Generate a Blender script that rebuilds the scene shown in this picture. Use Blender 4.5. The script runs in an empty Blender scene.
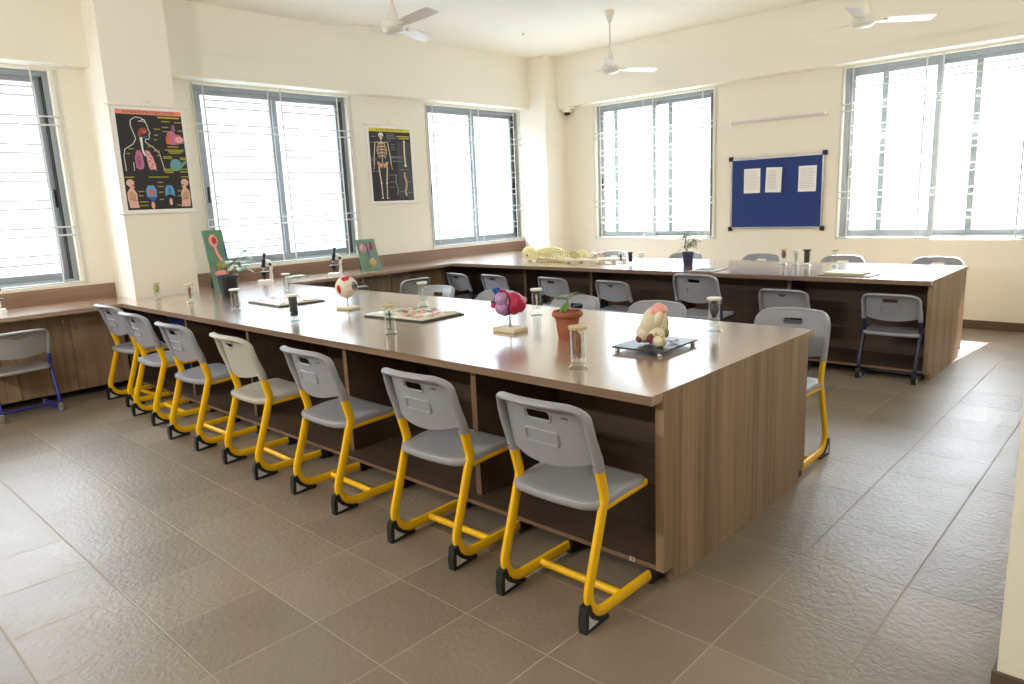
import bpy, math, random
from math import sin, cos, pi, radians, sqrt
from mathutils import Vector, Matrix, geometry, noise

S = bpy.context.scene
COL = S.collection

# ------------------------------------------------------------------ camera, sky, sun, exposure
CAM_POS = Vector((7.2203, -2.5193, 1.5181))
yaw, pitch, roll = radians(43.395), radians(11.0837), radians(-2.4939)
F = Vector((-sin(yaw) * cos(pitch), cos(yaw) * cos(pitch), -sin(pitch)))
R0 = Vector((cos(yaw), sin(yaw), 0)); U0 = R0.cross(F)
R = R0 * cos(roll) + U0 * sin(roll); U = U0 * cos(roll) - R0 * sin(roll)
cam = bpy.data.cameras.new('camera'); camo = bpy.data.objects.new('camera', cam); COL.objects.link(camo)
cam.sensor_width = 36.0; cam.lens = 713.25 / 1024 * 36.0; cam.clip_start = 0.05
M = Matrix((R, U, -F)).transposed().to_4x4(); M.translation = CAM_POS
camo.matrix_world = M
S.camera = camo

W = bpy.data.worlds.new('sky'); S.world = W; W.use_nodes = True
bg = W.node_tree.nodes['Background']
# hazy bright sky: pale horizon and sunlit ground, brighter overhead
_n, _l = W.node_tree.nodes, W.node_tree.links
_tc = _n.new('ShaderNodeTexCoord'); _sx = _n.new('ShaderNodeSeparateXYZ'); _mr = _n.new('ShaderNodeMapRange'); _rp = _n.new('ShaderNodeValToRGB')
_l.new(_tc.outputs['Generated'], _sx.inputs[0]); _l.new(_sx.outputs['Z'], _mr.inputs['Value'])
_mr.inputs['From Min'].default_value = -1.0; _mr.inputs['From Max'].default_value = 1.0
_l.new(_mr.outputs[0], _rp.inputs['Fac']); _l.new(_rp.outputs['Color'], bg.inputs['Color'])
_stops = ((0.0, 4.5), (0.40, 4.0), (0.455, 2.1), (0.50, 1.75), (0.585, 1.9), (0.63, 5.5), (0.70, 11.0), (0.80, 16.0), (1.0, 16.0))
for _i, (_p, _v) in enumerate(_stops):
    _e = _rp.color_ramp.elements[0] if _i == 0 else _rp.color_ramp.elements[-1] if _i == len(_stops) - 1 else _rp.color_ramp.elements.new(_p)
    _e.position = _p; _q = _v / 16.0; _e.color = (_q * 0.89, _q * 0.98, _q * 1.12, 1)
# brighter towards the sun's side of the sky
_pw = _n.new('ShaderNodeMath'); _pw.operation = 'POWER'; _pw.inputs[1].default_value = 4.0
_ab = _n.new('ShaderNodeMath'); _ab.operation = 'MAXIMUM'; _ab.inputs[1].default_value = 0.0
_ml = _n.new('ShaderNodeMath'); _ml.operation = 'MULTIPLY_ADD'; _ml.inputs[1].default_value = 16.0 * 0.85; _ml.inputs[2].default_value = 16.0 * 0.72
_l.new(_sx.outputs['Y'], _ab.inputs[0]); _l.new(_ab.outputs[0], _pw.inputs[0]); _l.new(_pw.outputs[0], _ml.inputs[0]); _l.new(_ml.outputs[0], bg.inputs['Strength'])

sun = bpy.data.lights.new('sun', 'SUN'); sun.energy = 42.0; sun.angle = radians(0.6); sun.color = (1.0, 0.94, 0.84)
suno = bpy.data.objects.new('sun', sun); COL.objects.link(suno)
suno.rotation_euler = Vector((-0.09, -1.0, -1.27)).to_track_quat('-Z', 'Y').to_euler()

# unseen fill lamps added on the front and right walls to brighten the room
for _i, (_p, _d, _e) in enumerate((((1.6, -4.70, 2.75), (0, 1, -0.25), 22), ((3.9, -4.70, 2.75), (0, 1, -0.25), 62), ((7.66, -2.6, 2.75), (-1, 0.15, -0.2), 14), ((7.66, 2.6, 2.75), (-1, 0, -0.3), 22))):
    _a = bpy.data.lights.new('fill_lamp', 'AREA'); _a.shape = 'RECTANGLE'; _a.size, _a.size_y = 1.2, 0.12; _a.energy = _e; _a.color = (1.0, 0.97, 0.92)
    _o = bpy.data.objects.new('fill_lamp', _a); COL.objects.link(_o); _o.location = _p
    _o.rotation_euler = Vector(_d).to_track_quat('-Z', 'Y').to_euler()

S.view_settings.view_transform = 'Standard'; S.view_settings.look = 'None'
S.view_settings.gamma = 1.0; S.view_settings.use_curve_mapping = False
S.view_settings.exposure = 0.66
S.cycles.max_bounces = 14; S.cycles.diffuse_bounces = 8; S.cycles.glossy_bounces = 4
S.cycles.transparent_max_bounces = 24; S.cycles.transmission_bounces = 8
S.cycles.caustics_reflective = False; S.cycles.caustics_refractive = False
S.cycles.sample_clamp_indirect = 6.0

# ------------------------------------------------------------------ materials
def lin(c):
    return tuple(((v / 12.92) if v <= 0.04045 else ((v + 0.055) / 1.055) ** 2.4) for v in c)
def rgb(r, g, b): return lin((r / 255, g / 255, b / 255)) + (1.0,)
def nodes(name):
    m = bpy.data.materials.new(name); m.use_nodes = True
    return m, m.node_tree.nodes, m.node_tree.links, m.node_tree.nodes['Principled BSDF']
def plain(name, c, rough=0.5, metal=0.0, var=0.06, scale=8.0, spec=0.5, bump=0.0):
    m, N, L, P = nodes(name)
    tc = N.new('ShaderNodeTexCoord'); nz = N.new('ShaderNodeTexNoise'); nz.inputs['Scale'].default_value = scale
    nz.inputs['Detail'].default_value = 4
    L.new(tc.outputs['Object'], nz.inputs['Vector'])
    mx = N.new('ShaderNodeMix'); mx.data_type = 'RGBA'
    a = tuple(v * (1 - var) for v in c[:3]) + (1,); b = tuple(min(1, v * (1 + var)) for v in c[:3]) + (1,)
    mx.inputs['A'].default_value = a; mx.inputs['B'].default_value = b
    L.new(nz.outputs['Fac'], mx.inputs['Factor']); L.new(mx.outputs['Result'], P.inputs['Base Color'])
    P.inputs['Roughness'].default_value = rough; P.inputs['Metallic'].default_value = metal
    P.inputs['Specular IOR Level'].default_value = spec
    if bump:
        bp = N.new('ShaderNodeBump'); bp.inputs['Strength'].default_value = bump; bp.inputs['Distance'].default_value = 0.01
        L.new(nz.outputs['Fac'], bp.inputs['Height']); L.new(bp.outputs['Normal'], P.inputs['Normal'])
    return m
def wood(name, c1, c2, axis='X', rough=0.4, spec=0.5, fine=55.0, along=1.1, coat=0.0):
    m, N, L, P = nodes(name)
    tc = N.new('ShaderNodeTexCoord'); mp = N.new('ShaderNodeMapping')
    sc = [fine, fine, fine]; sc['XYZ'.index(axis)] = along
    mp.inputs['Scale'].default_value = sc
    L.new(tc.outputs['Object'], mp.inputs['Vector'])
    n1 = N.new('ShaderNodeTexNoise'); n1.inputs['Scale'].default_value = 1.0; n1.inputs['Detail'].default_value = 6; n1.inputs['Distortion'].default_value = 0.4
    L.new(mp.outputs['Vector'], n1.inputs['Vector'])
    mp2 = N.new('ShaderNodeMapping'); sc2 = [9.0] * 3; sc2['XYZ'.index(axis)] = 0.5; mp2.inputs['Scale'].default_value = sc2
    L.new(tc.outputs['Object'], mp2.inputs['Vector'])
    n2 = N.new('ShaderNodeTexNoise'); n2.inputs['Scale'].default_value = 1.0; n2.inputs['Detail'].default_value = 3
    L.new(mp2.outputs['Vector'], n2.inputs['Vector'])
    ad = N.new('ShaderNodeMath'); ad.operation = 'ADD'; L.new(n1.outputs['Fac'], ad.inputs[0]); L.new(n2.outputs['Fac'], ad.inputs[1])
    rp = N.new('ShaderNodeValToRGB'); rp.color_ramp.elements[0].position = 0.36; rp.color_ramp.elements[1].position = 0.64
    hf = N.new('ShaderNodeMath'); hf.operation = 'MULTIPLY'; hf.inputs[1].default_value = 0.5
    L.new(ad.outputs[0], hf.inputs[0]); L.new(hf.outputs[0], rp.inputs['Fac'])
    rp.color_ramp.elements[0].color = c1; rp.color_ramp.elements[1].color = c2
    L.new(rp.outputs['Color'], P.inputs['Base Color'])
    P.inputs['Roughness'].default_value = rough; P.inputs['Specular IOR Level'].default_value = spec
    if coat: P.inputs['Coat Weight'].default_value = coat; P.inputs['Coat Roughness'].default_value = 0.17; P.inputs['Coat IOR'].default_value = 1.66
    return m
def glass(name, tint=(0.93, 0.97, 0.96), rough=0.03, gl=1.0, fmul=0.8):
    m = bpy.data.materials.new(name); m.use_nodes = True; N = m.node_tree.nodes; L = m.node_tree.links; N.clear()
    out = N.new('ShaderNodeOutputMaterial'); mix = N.new('ShaderNodeMixShader'); tr = N.new('ShaderNodeBsdfTransparent')
    gb = N.new('ShaderNodeBsdfGlossy'); lw = N.new('ShaderNodeLayerWeight'); lw.inputs['Blend'].default_value = 0.5
    pw = N.new('ShaderNodeMath'); pw.operation = 'POWER'; pw.inputs[1].default_value = 4.0; L.new(lw.outputs['Facing'], pw.inputs[0])
    fr = N.new('ShaderNodeMath'); fr.operation = 'MULTIPLY_ADD'; fr.inputs[1].default_value = fmul; fr.inputs[2].default_value = 0.04; L.new(pw.outputs[0], fr.inputs[0])
    tr.inputs['Color'].default_value = tint + (1,); gb.inputs['Roughness'].default_value = rough
    gb.inputs['Color'].default_value = (gl, gl, gl, 1)
    L.new(fr.outputs[0], mix.inputs[0]); L.new(tr.outputs[0], mix.inputs[1]); L.new(gb.outputs[0], mix.inputs[2])
    L.new(mix.outputs[0], out.inputs['Surface'])
    return m
def tiles():
    m, N, L, P = nodes('floor_tiles')
    tc = N.new('ShaderNodeTexCoord'); mp = N.new('ShaderNodeMapping')
    mp.inputs['Location'].default_value = (-0.176, 0.088, 0)
    L.new(tc.outputs['Object'], mp.inputs['Vector'])
    br = N.new('ShaderNodeTexBrick'); br.offset = 0.0; br.squash = 1.0
    br.inputs['Scale'].default_value = 1.0; br.inputs['Brick Width'].default_value = 0.4; br.inputs['Row Height'].default_value = 0.4
    br.inputs['Mortar Size'].default_value = 0.0032; br.inputs['Mortar Smooth'].default_value = 0.3; br.inputs['Bias'].default_value = 0.0
    br.inputs['Color1'].default_value = rgb(120, 107, 92); br.inputs['Color2'].default_value = rgb(138, 125, 109)
    br.inputs['Mortar'].default_value = rgb(160, 149, 132)
    L.new(mp.outputs['Vector'], br.inputs['Vector'])
    nz = N.new('ShaderNodeTexNoise'); nz.inputs['Scale'].default_value = 3.0; nz.inputs['Detail'].default_value = 8
    L.new(tc.outputs['Object'], nz.inputs['Vector'])
    mx = N.new('ShaderNodeMix'); mx.data_type = 'RGBA'; mx.blend_type = 'SOFT_LIGHT'; mx.inputs['Factor'].default_value = 0.35
    L.new(br.outputs['Color'], mx.inputs['A']); L.new(nz.outputs['Color'], mx.inputs['B'])
    bw = N.new('ShaderNodeRGBToBW'); L.new(nz.outputs['Color'], bw.inputs[0])
    cb = N.new('ShaderNodeCombineColor')
    for i in range(3): L.new(bw.outputs[0], cb.inputs[i])
    L.new(cb.outputs[0], mx.inputs['B'])
    L.new(mx.outputs['Result'], P.inputs['Base Color'])
    # slate relief
    n2 = N.new('ShaderNodeTexNoise'); n2.inputs['Scale'].default_value = 42.0; n2.inputs['Detail'].default_value = 5; n2.inputs['Distortion'].default_value = 0.6
    L.new(tc.outputs['Object'], n2.inputs['Vector'])
    sub = N.new('ShaderNodeMath'); sub.operation = 'MULTIPLY_ADD'; sub.inputs[1].default_value = -2.0
    L.new(br.outputs['Fac'], sub.inputs[0]); L.new(n2.outputs['Fac'], sub.inputs[2])
    bp = N.new('ShaderNodeBump'); bp.inputs['Strength'].default_value = 0.5; bp.inputs['Distance'].default_value = 0.005
    L.new(sub.outputs[0], bp.inputs['Height']); L.new(bp.outputs['Normal'], P.inputs['Normal'])
    rr = N.new('ShaderNodeMapRange'); rr.inputs['To Min'].default_value = 0.32; rr.inputs['To Max'].default_value = 0.46
    L.new(nz.outputs['Fac'], rr.inputs['Value'])
    ra = N.new('ShaderNodeMath'); ra.operation = 'MULTIPLY_ADD'; ra.inputs[1].default_value = 0.5; L.new(br.outputs['Fac'], ra.inputs[0]); L.new(rr.outputs[0], ra.inputs[2]); L.new(ra.outputs[0], P.inputs['Roughness'])
    P.inputs['Specular IOR Level'].default_value = 0.6
    return m

MAT = dict(
    wall=plain('cream_wall_paint', rgb(237, 233, 220), 0.75, var=0.02, scale=2.0),
    ceil=plain('cream_ceiling_paint', rgb(244, 241, 230), 0.8, var=0.015, scale=2.0),
    floor=tiles(),
    top=wood('laminate_worktop', rgb(142, 116, 94), rgb(168, 143, 120), 'X', 0.22, 0.9, coat=1.0),
    topy=wood('laminate_counter', rgb(142, 116, 94), rgb(168, 143, 120), 'Y', 0.22, 0.9, coat=1.0),
    edge=wood('laminate_edging', rgb(112, 89, 70), rgb(134, 109, 88), 'X', 0.45, 0.4),
    panel=wood('laminate_panel', rgb(124, 100, 78), rgb(162, 136, 108), 'Z', 0.42, 0.4),
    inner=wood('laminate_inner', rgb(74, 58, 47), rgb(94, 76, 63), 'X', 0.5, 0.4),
    splash=wood('laminate_upstand', rgb(128, 102, 84), rgb(150, 122, 102), 'Y', 0.45, 0.4),
    skirt=plain('brown_skirting_tile', rgb(96, 80, 66), 0.45, var=0.12),
    alu=plain('grey_aluminium', rgb(150, 158, 164), 0.4, 0.35, var=0.03),
    rub=plain('black_rubber', rgb(24, 24, 26), 0.6),
    grille=plain('white_painted_bar', rgb(206, 206, 200), 0.5, var=0.02),
    pane=glass('window_glass', (0.97, 0.99, 0.98)),
    jar=glass('jar_glass', (0.94, 0.965, 0.96), 0.02, 1.0, 1.0),
    grey=plain('grey_plastic', rgb(146, 147, 154), 0.42, var=0.03, scale=30),
    beige=plain('beige_grey_plastic', rgb(176, 173, 163), 0.42, var=0.03, scale=30),
    lgrey=plain('light_grey_plastic', rgb(148, 150, 150), 0.42, var=0.03, scale=30),
    yellow=plain('yellow_powder_coat', rgb(238, 186, 12), 0.34, var=0.02),
    blue=plain('blue_powder_coat', rgb(44, 50, 128), 0.35, var=0.03),
    navy=plain('dark_navy_powder_coat', rgb(38, 42, 62), 0.35, var=0.03),
    blackp=plain('black_plastic', rgb(26, 26, 28), 0.45, var=0.05),
    emblem=plain('grey_emblem', rgb(186, 188, 188), 0.5),
    silver=plain('silver_metal', rgb(190, 192, 196), 0.25, 0.9, var=0.02),
    white=plain('white_plastic', rgb(238, 236, 230), 0.4, var=0.01),
    whitem=plain('white_enamel', rgb(232, 230, 222), 0.35, var=0.02),
    fan=plain('fan_enamel', rgb(226, 222, 212), 0.35, var=0.02),
    boardblue=plain('blue_board_felt', rgb(40, 62, 128), 0.85, var=0.05, scale=60),
    paper=plain('white_paper', rgb(238, 238, 238), 0.7, var=0.01),
    ink=plain('grey_ink', rgb(170, 172, 180), 0.8),
    black=plain('black_print', rgb(32, 30, 34), 0.5, var=0.08),
    binblue=plain('blue_bin_plastic', rgb(22, 62, 150), 0.4),
    terra=plain('terracotta', rgb(150, 84, 58), 0.65, var=0.08, scale=14),
    potblk=plain('black_pot_plastic', rgb(30, 31, 34), 0.45),
    potblue=plain('dark_blue_pot_plastic', rgb(48, 54, 84), 0.45),
    soil=plain('dark_soil', rgb(52, 40, 32), 0.95, var=0.3, scale=40, bump=0.6),
    leaf=plain('green_leaf', rgb(92, 136, 62), 0.45, var=0.2, scale=20),
    dleaf=plain('dark_green_leaf', rgb(66, 104, 58), 0.45, var=0.2, scale=20),
    pleaf=plain('pale_leaf', rgb(132, 150, 112), 0.5, var=0.2, scale=20),
    stem=plain('plant_stem', rgb(110, 112, 70), 0.6, var=0.15),
    bone=plain('ivory_bone_plastic', rgb(230, 220, 168), 0.45, var=0.14, scale=20, bump=0.2),
    bonep=plain('pale_bone_plastic', rgb(230, 224, 202), 0.45, var=0.12, scale=20, bump=0.2),
    rose=plain('rose_model_paint', rgb(206, 150, 150), 0.4, var=0.25, scale=18),
    green=plain('green_model_board', rgb(96, 140, 114), 0.45, var=0.08, scale=10),
    tray=plain('dark_tray', rgb(60, 62, 60), 0.3, var=0.05),
    trayg=plain('grey_tray', rgb(150, 146, 138), 0.35, var=0.05),
    cream=plain('cream_model_plastic', rgb(222, 212, 184), 0.42, var=0.08, scale=16),
    standc=plain('cream_stand', rgb(214, 204, 176), 0.45, var=0.03),
    red=plain('red_model_paint', rgb(186, 34, 48), 0.3, var=0.1),
    crimson=plain('crimson_model_paint', rgb(176, 34, 74), 0.28, var=0.25, scale=24),
    lilac=plain('lilac_model_paint', rgb(170, 128, 178), 0.3, var=0.1),
    mblue=plain('blue_model_paint', rgb(42, 82, 168), 0.3, var=0.1),
    purple=plain('dark_purple_model_paint', rgb(74, 40, 84), 0.35, var=0.2),
    pink=plain('pink_model_paint', rgb(232, 160, 152), 0.4, var=0.08),
    olive=plain('olive_model_paint', rgb(150, 146, 84), 0.5, var=0.15),
    specb=plain('brown_specimen', rgb(150, 92, 62), 0.5, var=0.3, scale=40),
    specy=plain('yellow_green_specimen', rgb(176, 176, 60), 0.5, var=0.3, scale=40),
    specd=plain('dark_specimen', rgb(58, 44, 52), 0.5, var=0.3, scale=40),
    specw=plain('pale_specimen', rgb(206, 196, 180), 0.5, var=0.2, scale=40),
    lidw=plain('white_jar_lid', rgb(230, 228, 220), 0.4),
    lidg=plain('tan_jar_lid', rgb(196, 178, 130), 0.4),
    wrap=glass('clear_wrap', (0.98, 0.98, 0.98), 0.15, 1.0, 0.12),
)
def flat(name, r, g, b): 
    if name not in MAT: MAT[name] = plain(name, rgb(r, g, b), 0.55, var=0.05, scale=30)
    return MAT[name]

# ------------------------------------------------------------------ mesh helpers
class MB:
    def __init__(s): s.v = []; s.f = []; s.mi = []; s.sm = []
    def add(s, vs, fs, mi=0, smooth=False):
        b = len(s.v); s.v += [tuple(p) for p in vs]
        for f in fs: s.f.append(tuple(b + i for i in f)); s.mi.append(mi); s.sm.append(smooth)
        return s
    def box(s, x0, x1, y0, y1, z0, z1, mi=0, fy=None):
        """fy: another material for the two faces across Y"""
        vs = [(x, y, z) for z in (z0, z1) for y in (y0, y1) for x in (x0, x1)]
        s.add(vs, [(0, 2, 3, 1), (4, 5, 7, 6), (0, 1, 5, 4), (2, 6, 7, 3), (0, 4, 6, 2), (1, 3, 7, 5)], mi)
        if fy is not None: s.mi[-4] = s.mi[-3] = fy
        return s
    def rbox(s, x0, x1, y0, y1, z0, z1, r=0.004, mi=0):
        """box with chamfered vertical and horizontal edges"""
        outs = []
        for (z, i) in ((z0, r), (z0 + r, 0), (z1 - r, 0), (z1, r)):
            a, b, c, d = x0 + i, x1 - i, y0 + i, y1 - i
            q = r
            outs.append([(a + q, c, z), (b - q, c, z), (b, c + q, z), (b, d - q, z), (b - q, d, z), (a + q, d, z), (a, d - q, z), (a, c + q, z)])
        vs = [p for o in outs for p in o]; fs = [tuple(range(7, -1, -1)), tuple(range(24, 32))]
        for k in range(3):
            for i in range(8):
                j = (i + 1) % 8; fs.append((k * 8 + i, k * 8 + j, k * 8 + 8 + j, k * 8 + 8 + i))
        return s.add(vs, fs, mi)
    def tube(s, pts, r, n=8, closed=False, mi=0, caps=True):
        pts = [Vector(p) for p in pts]; m = len(pts)
        rs = r if isinstance(r, (list, tuple)) else [r] * m
        t0 = (pts[1] - pts[0]).normalized(); up = Vector((0, 0, 1)) if abs(t0.z) < 0.9 else Vector((1, 0, 0))
        nv = (up - t0 * up.dot(t0)).normalized(); vs = []
        for i, p in enumerate(pts):
            a = pts[(i - 1) % m] if (i or closed) else pts[0]; b = pts[(i + 1) % m] if (i < m - 1 or closed) else pts[-1]
            t = (b - a).normalized(); nv = (nv - t * nv.dot(t)).normalized(); bn = t.cross(nv)
            for k in range(n):
                a_ = 2 * pi * k / n; vs.append(p + (nv * cos(a_) + bn * sin(a_)) * rs[i])
        fs = []
        for i in range(m if closed else m - 1):
            i2 = (i + 1) % m
            for k in range(n):
                k2 = (k + 1) % n; fs.append((i * n + k, i * n + k2, i2 * n + k2, i2 * n + k))
        if caps and not closed: fs += [tuple(range(n - 1, -1, -1)), tuple(range((m - 1) * n, m * n))]
        return s.add(vs, fs, mi, True)
    def planar_tube(s, yz, x, a, b, n=12, mi=0):
        """oval tube along a curve in the plane X=x; half width a in the plane, b across it"""
        m = len(yz); vs = []
        for i, (y, z) in enumerate(yz):
            p, q = yz[max(0, i - 1)], yz[min(m - 1, i + 1)]
            t = Vector((0, q[0] - p[0], q[1] - p[1])).normalized(); nn = Vector((0, -t.z, t.y))
            for k in range(n):
                c = 2 * pi * k / n
                e = 0.75  # rounded-rectangular oval
                ca = math.copysign(abs(cos(c)) ** e, cos(c)); sa = math.copysign(abs(sin(c)) ** e, sin(c))
                vs.append(Vector((x, y, z)) + nn * (a * ca) + Vector((b * sa, 0, 0)))
        fs = []
        for i in range(m - 1):
            for k in range(n):
                k2 = (k + 1) % n; fs.append((i * n + k, i * n + k2, (i + 1) * n + k2, (i + 1) * n + k))
        fs += [tuple(range(n - 1, -1, -1)), tuple(range((m - 1) * n, m * n))]
        return s.add(vs, fs, mi, True)
    def lathe(s, prof, n=20, c=(0, 0, 0), mi=0, smooth=True, mat=None):
        vs = []; fs = []; c = Vector(c)
        for (r, z) in prof:
            for k in range(n):
                a = 2 * pi * k / n; p = Vector((r * cos(a), r * sin(a), z))
                if mat: p = mat @ p
                vs.append(p + c)
        for i in range(len(prof) - 1):
            for k in range(n):
                k2 = (k + 1) % n; fs.append((i * n + k, i * n + k2, (i + 1) * n + k2, (i + 1) * n + k))
        if prof[0][0] > 1e-5: fs.append(tuple(range(n - 1, -1, -1)))
        if prof[-1][0] > 1e-5: fs.append(tuple(range((len(prof) - 1) * n, len(prof) * n)))
        return s.add(vs, fs, mi, smooth)
    def ball(s, c, r, n=14, m=10, mi=0, amp=0.0, freq=6.0, rot=None, seed=0.0):
        c = Vector(c); r = Vector(r) if not isinstance(r, (int, float)) else Vector((r, r, r)); vs = []; fs = []
        for i in range(m + 1):
            th = pi * i / m
            for k in range(n):
                ph = 2 * pi * k / n
                d = Vector((sin(th) * cos(ph), sin(th) * sin(ph), cos(th)))
                p = Vector((d.x * r.x, d.y * r.y, d.z * r.z))
                if amp: p *= 1 + amp * noise.noise(d * freq * 0.5 + Vector((seed, seed * 2, 1)))
                if rot: p = rot @ p
                vs.append(c + p)
        for i in range(m):
            for k in range(n):
                k2 = (k + 1) % n; fs.append((i * n + k, (i + 1) * n + k, (i + 1) * n + k2, i * n + k2))
        return s.add(vs, fs, mi, True)
    def prism(s, poly, f0, f1, mi=0, smooth=False):
        """poly: 2D points; f0,f1 map (u,v)->3D for the two ends"""
        n = len(poly); vs = [f0(*p) for p in poly] + [f1(*p) for p in poly]
        fs = [tuple(range(n - 1, -1, -1)), tuple(range(n, 2 * n))]
        fs += [(i, (i + 1) % n, n + (i + 1) % n, n + i) for i in range(n)]
        return s.add(vs, fs, mi, smooth)
    def poly(s, pts, mi=0): return s.add(pts, [tuple(range(len(pts)))], mi)
    def shell(s, outline, holes, fn, thick, step=0.03, mi=0):
        """plate with holes in 2D (u,v), bent by fn(u,v,t) with t the offset through its thickness"""
        pts = []; edges = []
        for loop in [outline] + holes:
            b = len(pts); pts += [Vector(p) for p in loop]
            edges += [(b + i, b + (i + 1) % len(loop)) for i in range(len(loop))]
        def inside(p, lp):
            r = False; n = len(lp)
            for i in range(n):
                x1, y1 = lp[i]; x2, y2 = lp[(i + 1) % n]
                if (y1 > p[1]) != (y2 > p[1]) and p[0] < (x2 - x1) * (p[1] - y1) / (y2 - y1) + x1: r = not r
            return r
        us = [p[0] for p in outline]; vs_ = [p[1] for p in outline]
        nu = max(2, int((max(us) - min(us)) / step)); nv = max(2, int((max(vs_) - min(vs_)) / step))
        for i in range(1, nu):
            for j in range(1, nv):
                p = (min(us) + (max(us) - min(us)) * i / nu, min(vs_) + (max(vs_) - min(vs_)) * j / nv)
                if inside(p, outline) and not any(inside(p, h) for h in holes): pts.append(Vector(p))
        v2, e2, f2 = geometry.delaunay_2d_cdt(pts, edges, [], 5, 1e-5)[:3]
        keep = []
        for f in f2:
            c = sum((v2[i] for i in f), Vector((0, 0))) / len(f)
            if inside(c, outline) and not any(inside(c, h) for h in holes): keep.append(tuple(f))
        n = len(v2); vs = [fn(p[0], p[1], 0.0) for p in v2] + [fn(p[0], p[1], thick) for p in v2]
        fs = [tuple(f) for f in keep] + [tuple(n + i for i in reversed(f)) for f in keep]
        cnt = {}
        for f in keep:
            for i in range(len(f)): cnt[(f[i], f[(i + 1) % len(f)])] = 1
        for (a, b) in list(cnt):
            if (b, a) not in cnt: fs.append((b, a, n + a, n + b))
        return s.add(vs, fs, mi, True)
    def pad(s, w, d, r, rings, c=(0, 0, 0), zf=None, seg=6, mi=0):
        """cushion-like solid: rounded rectangle rings (inset, z), closed top and bottom; zf(x,y) bends it"""
        c = Vector(c); vs = []; fs = []; n = 4 * (seg + 1) + 4 * 4
        def loop(ins):
            rr = max(0.004, r - ins); hw, hd = w / 2 - ins, d / 2 - ins; out = []
            cs = [(hw - rr, hd - rr, 0), (-hw + rr, hd - rr, 1), (-hw + rr, -hd + rr, 2), (hw - rr, -hd + rr, 3)]
            for q, (cx, cy, k) in enumerate(cs):
                for i in range(seg + 1):
                    a = pi / 2 * (k + i / seg); out.append((cx + rr * cos(a), cy + rr * sin(a)))
                nx = cs[(q + 1) % 4]; a = pi / 2 * (k + 1)
                p0 = out[-1]; p1 = (nx[0] + rr * cos(pi / 2 * nx[2]), nx[1] + rr * sin(pi / 2 * nx[2]))
                for i in range(1, 5): out.append((p0[0] + (p1[0] - p0[0]) * i / 5, p0[1] + (p1[1] - p0[1]) * i / 5))
            return out
        for (ins, z) in rings:
            for (x, y) in loop(ins): vs.append(c + Vector((x, y, z + (zf(x, y) if zf else 0))))
        m = len(rings)
        for i in range(m - 1):
            for k in range(n):
                k2 = (k + 1) % n; fs.append((i * n + k, i * n + k2, (i + 1) * n + k2, (i + 1) * n + k))
        fs += [tuple(range(n - 1, -1, -1)), tuple(range((m - 1) * n, m * n))]
        return s.add(vs, fs, mi, True)
    def xf(s, mat):
        s.v = [tuple(mat @ Vector(p)) for p in s.v]; return s
    def build(s, name, mats, parent=None, bevel=0.0, flat_=False):
        me = bpy.data.meshes.new(name); me.from_pydata(s.v, [], s.f); 
        for m in (mats if isinstance(mats, (list, tuple)) else [mats]): me.materials.append(MAT[m] if isinstance(m, str) else m)
        for p, mi, sm in zip(me.polygons, s.mi, s.sm): p.material_index = mi; p.use_smooth = sm and not flat_
        me.validate(); me.update()
        if any(s.sm) and not flat_:
            try: me.set_sharp_from_angle(angle=radians(42))
            except Exception: pass
        o = bpy.data.objects.new(name, me); COL.objects.link(o)
        if parent: o.parent = parent
        if bevel:
            b = o.modifiers.new('bevel', 'BEVEL'); b.width = bevel; b.segments = 2; b.limit_method = 'ANGLE'; b.angle_limit = radians(50)
        return o

def tag(o, label, cat, group=None, kind=None):
    if label: o['label'] = label
    if cat: o['category'] = cat
    if group: o['group'] = group
    if kind: o['kind'] = kind
    return o
def thing(name, loc, rz, label, cat, group=None):
    o = bpy.data.objects.new(name, None); COL.objects.link(o); o.empty_display_size = 0.1
    o.location = loc; o.rotation_euler = (0, 0, rz)
    return tag(o, label, cat, group)
def struct(o): o['kind'] = 'structure'; return o
def copy_thing(src, loc, rz, label, group=None):
    r = src.copy(); COL.objects.link(r); r.location = loc; r.rotation_euler = (0, 0, rz); r['label'] = label
    if group: r['group'] = group
    for ch in src.children:
        c = ch.copy(); COL.objects.link(c); c.parent = r
        for g in ch.children:
            d = g.copy(); COL.objects.link(d); d.parent = c
    return r
def text_geo(body, size):
    cu = bpy.data.curves.new('lettering', 'FONT'); cu.body = body; cu.size = size; cu.resolution_u = 2
    cu.align_x = 'CENTER'; cu.align_y = 'CENTER'
    o = bpy.data.objects.new('lettering', cu); COL.objects.link(o)
    dg = bpy.context.evaluated_depsgraph_get(); ev = o.evaluated_get(dg); me = ev.to_mesh()
    vs = [v.co.copy() for v in me.vertices]; fs = [tuple(p.vertices) for p in me.polygons]
    ev.to_mesh_clear(); bpy.data.objects.remove(o); bpy.data.curves.remove(cu)
    return vs, fs

# ------------------------------------------------------------------ room shell
H = 0.80                      # worktop height
CZ, BZ = 3.545, 2.849         # ceiling, underside of the beams
XW, YW = -0.20, 6.19          # window wall face, back wall face
YB = 5.989                    # beam face on the back wall
XR, YF = 7.75, -4.8           # right wall, front wall (behind the camera)
ZB, ZT, Z4 = 0.953, 2.8204, 0.931
TH = 0.22                     # wall thickness
W1, W2, W3 = (-2.255, -0.426), (0.829, 2.658), (3.8775, 5.695)
W4, W5 = (0.8203, 2.6844), (4.2677, 6.13)

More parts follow.
